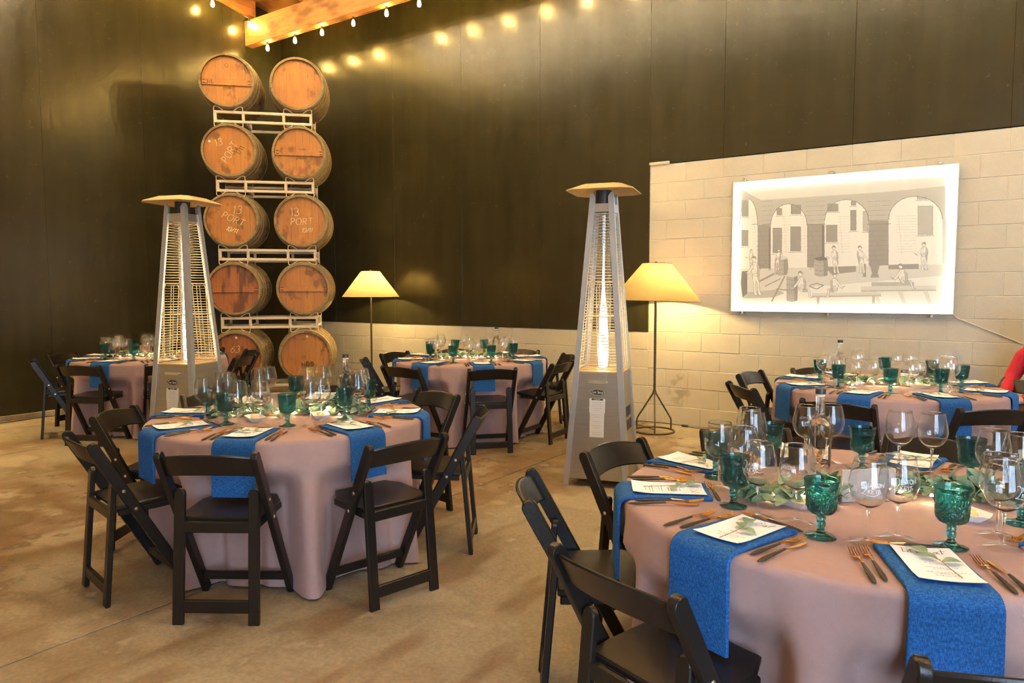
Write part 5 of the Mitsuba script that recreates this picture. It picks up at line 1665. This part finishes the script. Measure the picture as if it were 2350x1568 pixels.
def cup(x, y, label, lid):
    key = thing('salt_cellar' if lid else 'black_cup', label, 'cup')
    T = TR(x, y, TOPZ + 0.0025)
    part(key, 'body', lathe([(0, 0), (0.024, 0), (0.027, 0.004), (0.032, 0.075), (0.0305, 0.0755), (0.026, 0.010), (0, 0.008)] if not lid else [(0, 0), (0.024, 0), (0.026, 0.004), (0.029, 0.072), (0, 0.072)], 32), M_CUP if not lid else M_HANDLE, 40, T=T)
    if lid:
        part(key, 'lid', lathe([(0, 0.0722), (0.033, 0.0722), (0.0345, 0.077), (0.033, 0.083), (0, 0.084)], 32), M_LID, 40, T=T)


cup(-0.735, 3.005, 'dark salt cellar with a wooden lid behind the wine glasses', True)
cup(-0.660, 3.045, 'open black cup beside the salt cellar', False)
q = cam_spot(t1, 0.25, 0.10); cup(q[0], q[1], 'open black cup before the bottle on the table signed one', False)


# ------------------------------------------------------------------ seated person at the edge of the picture
def person():
    import manifold3d as m3
    a = math.radians(38)
    c = np.array(t4['c'])
    r0 = 1.06 - 0.19
    sx, sy = 0.31 * _r0[0], 0.31 * _r0[1]
    T = TR(c[0] + r0 * math.cos(a) + sx, c[1] + r0 * math.sin(a) + sy, 0, a + PI / 2)       # local +y to the table
    key = thing('person', 'person in red long-sleeved top and dark vest seated at the table signed seven', 'person')

    def ball(p, r):
        return m3.Manifold.sphere(r, 20).translate([float(x) for x in p])

    def body(chains, edge=0.022, it=6):
        total = m3.Manifold()
        for ch in chains:
            for (p, r), (q, s) in zip(ch[:-1], ch[1:]):
                total = total + m3.Manifold.batch_hull([ball(p, r), ball(q, s)])
        total = total.refine_to_length(edge)
        mm = total.to_mesh()
        m = trimesh.Trimesh(mm.vert_properties[:, :3], mm.tri_verts, process=True)
        trimesh.smoothing.filter_taubin(m, iterations=it)
        return m
    sh = 1.02
    legs = [[((s * 0.09, -0.06, 0.56), 0.085), ((s * 0.11, 0.33, 0.53), 0.066), ((s * 0.11, 0.34, 0.28), 0.052), ((s * 0.11, 0.31, 0.08), 0.038)] for s in (-1, 1)] + [[((s * 0.11, 0.31, 0.07), 0.036), ((s * 0.12, 0.46, 0.035), 0.032)] for s in (-1, 1)]
    head = [[((0, -0.075, 1.04), 0.056), ((0, -0.06, 1.13), 0.054)], [((0, -0.055, 1.22), 0.088), ((0, -0.025, 1.19), 0.078), ((0, -0.005, 1.135), 0.052)], [((0, 0.05, 1.185), 0.014), ((0, 0.066, 1.165), 0.015)], [((-0.082, -0.05, 1.19), 0.018), ((-0.080, -0.05, 1.17), 0.014)], [((0.082, -0.05, 1.19), 0.018), ((0.080, -0.05, 1.17), 0.014)]]
    hands = []
    for s in (-1, 1):
        w = np.array([s * 0.10, 0.20, 0.655])
        palm = [(tuple(w), 0.026), (tuple(w + [0, 0.05, -0.002]), 0.027), (tuple(w + [-s * 0.005, 0.085, -0.004]), 0.024)]
        hands.append(palm)
        for k, (dx, L) in enumerate(((-0.030, 0.062), (-0.010, 0.072), (0.010, 0.068), (0.029, 0.052))):
            b = w + [dx, 0.085, -0.003]
            hands.append([(tuple(b), 0.0095), (tuple(b + [dx * 0.15, L * 0.5, 0.002]), 0.0088), (tuple(b + [dx * 0.2, L, -0.010]), 0.0075)])
        hands.append([(tuple(w + [-s * 0.022, 0.03, 0]), 0.012), (tuple(w + [-s * 0.046, 0.065, -0.006]), 0.0095), (tuple(w + [-s * 0.050, 0.092, -0.010]), 0.0085)])
    spine = [[((0, -0.09, 0.60), 0.125), ((0, -0.10, 0.80), 0.125), ((0, -0.10, 0.95), 0.115)], [((-0.15, -0.09, sh - 0.03), 0.058), ((0.15, -0.09, sh - 0.03), 0.058)]]
    arms_core = [[((s * 0.175, -0.08, sh - 0.03), 0.045), ((s * 0.245, 0.0, 0.775), 0.034), ((s * 0.105, 0.19, 0.66), 0.024)] for s in (-1, 1)]
    part(key, 'body', body(head + hands + legs + [[((0, -0.09, 0.66), 0.10), ((0, -0.09, 0.97), 0.09), ((0, -0.075, 1.04), 0.056)]] + arms_core, 0.014, 5), M_SKIN, True, T=T)
    part(key, 'sleeve', body([[((-0.165, -0.085, sh - 0.025), 0.066), ((-0.205, -0.05, sh - 0.07), 0.062), ((-0.255, 0.0, 0.785), 0.054), ((-0.115, 0.175, 0.668), 0.040)]]), M_RED, True, T=T)
    part(key, 'sleeve', body([[((0.165, -0.085, sh - 0.025), 0.066), ((0.205, -0.05, sh - 0.07), 0.062), ((0.255, 0.0, 0.785), 0.054), ((0.115, 0.175, 0.668), 0.040)]]), M_RED, True, T=T)
    part(key, 'vest', body([[((0, -0.10, 0.58), 0.150), ((0, -0.105, 0.80), 0.148), ((0, -0.105, 0.95), 0.130)], [((-0.125, -0.095, sh - 0.02), 0.074), ((0.125, -0.095, sh - 0.02), 0.074)], [((-0.07, -0.09, sh + 0.01), 0.062), ((0.07, -0.09, sh + 0.01), 0.062)]]), M_VEST, True, T=T)
    part(key, 'trousers', body([[(p, r + 0.014) for p, r in ch] for ch in legs[:2]]), M_CORD, True, T=T)
    part(key, 'hair', body([[((0, -0.075, 1.25), 0.094), ((0, -0.10, 1.20), 0.092), ((0, -0.12, 1.08), 0.070), ((0, -0.13, 0.98), 0.055)]]), M_HAIR, True, T=T)
    ey = [moved(trimesh.creation.icosphere(1, 0.011), mtx([1, 0, 0], [0, 1, 0], [0, 0, 1], [s * 0.032, 0.036, 1.200])) for s in (-1, 1)]
    for e in ey:
        part(key, 'eye', e, M_HAIR, True, T=T)
    part(key, 'mouth', tube([(-0.022, 0.044, 1.128), (0, 0.050, 1.126), (0.022, 0.044, 1.128)], 0.0045, 6), M_RED, True, T=T)


person()
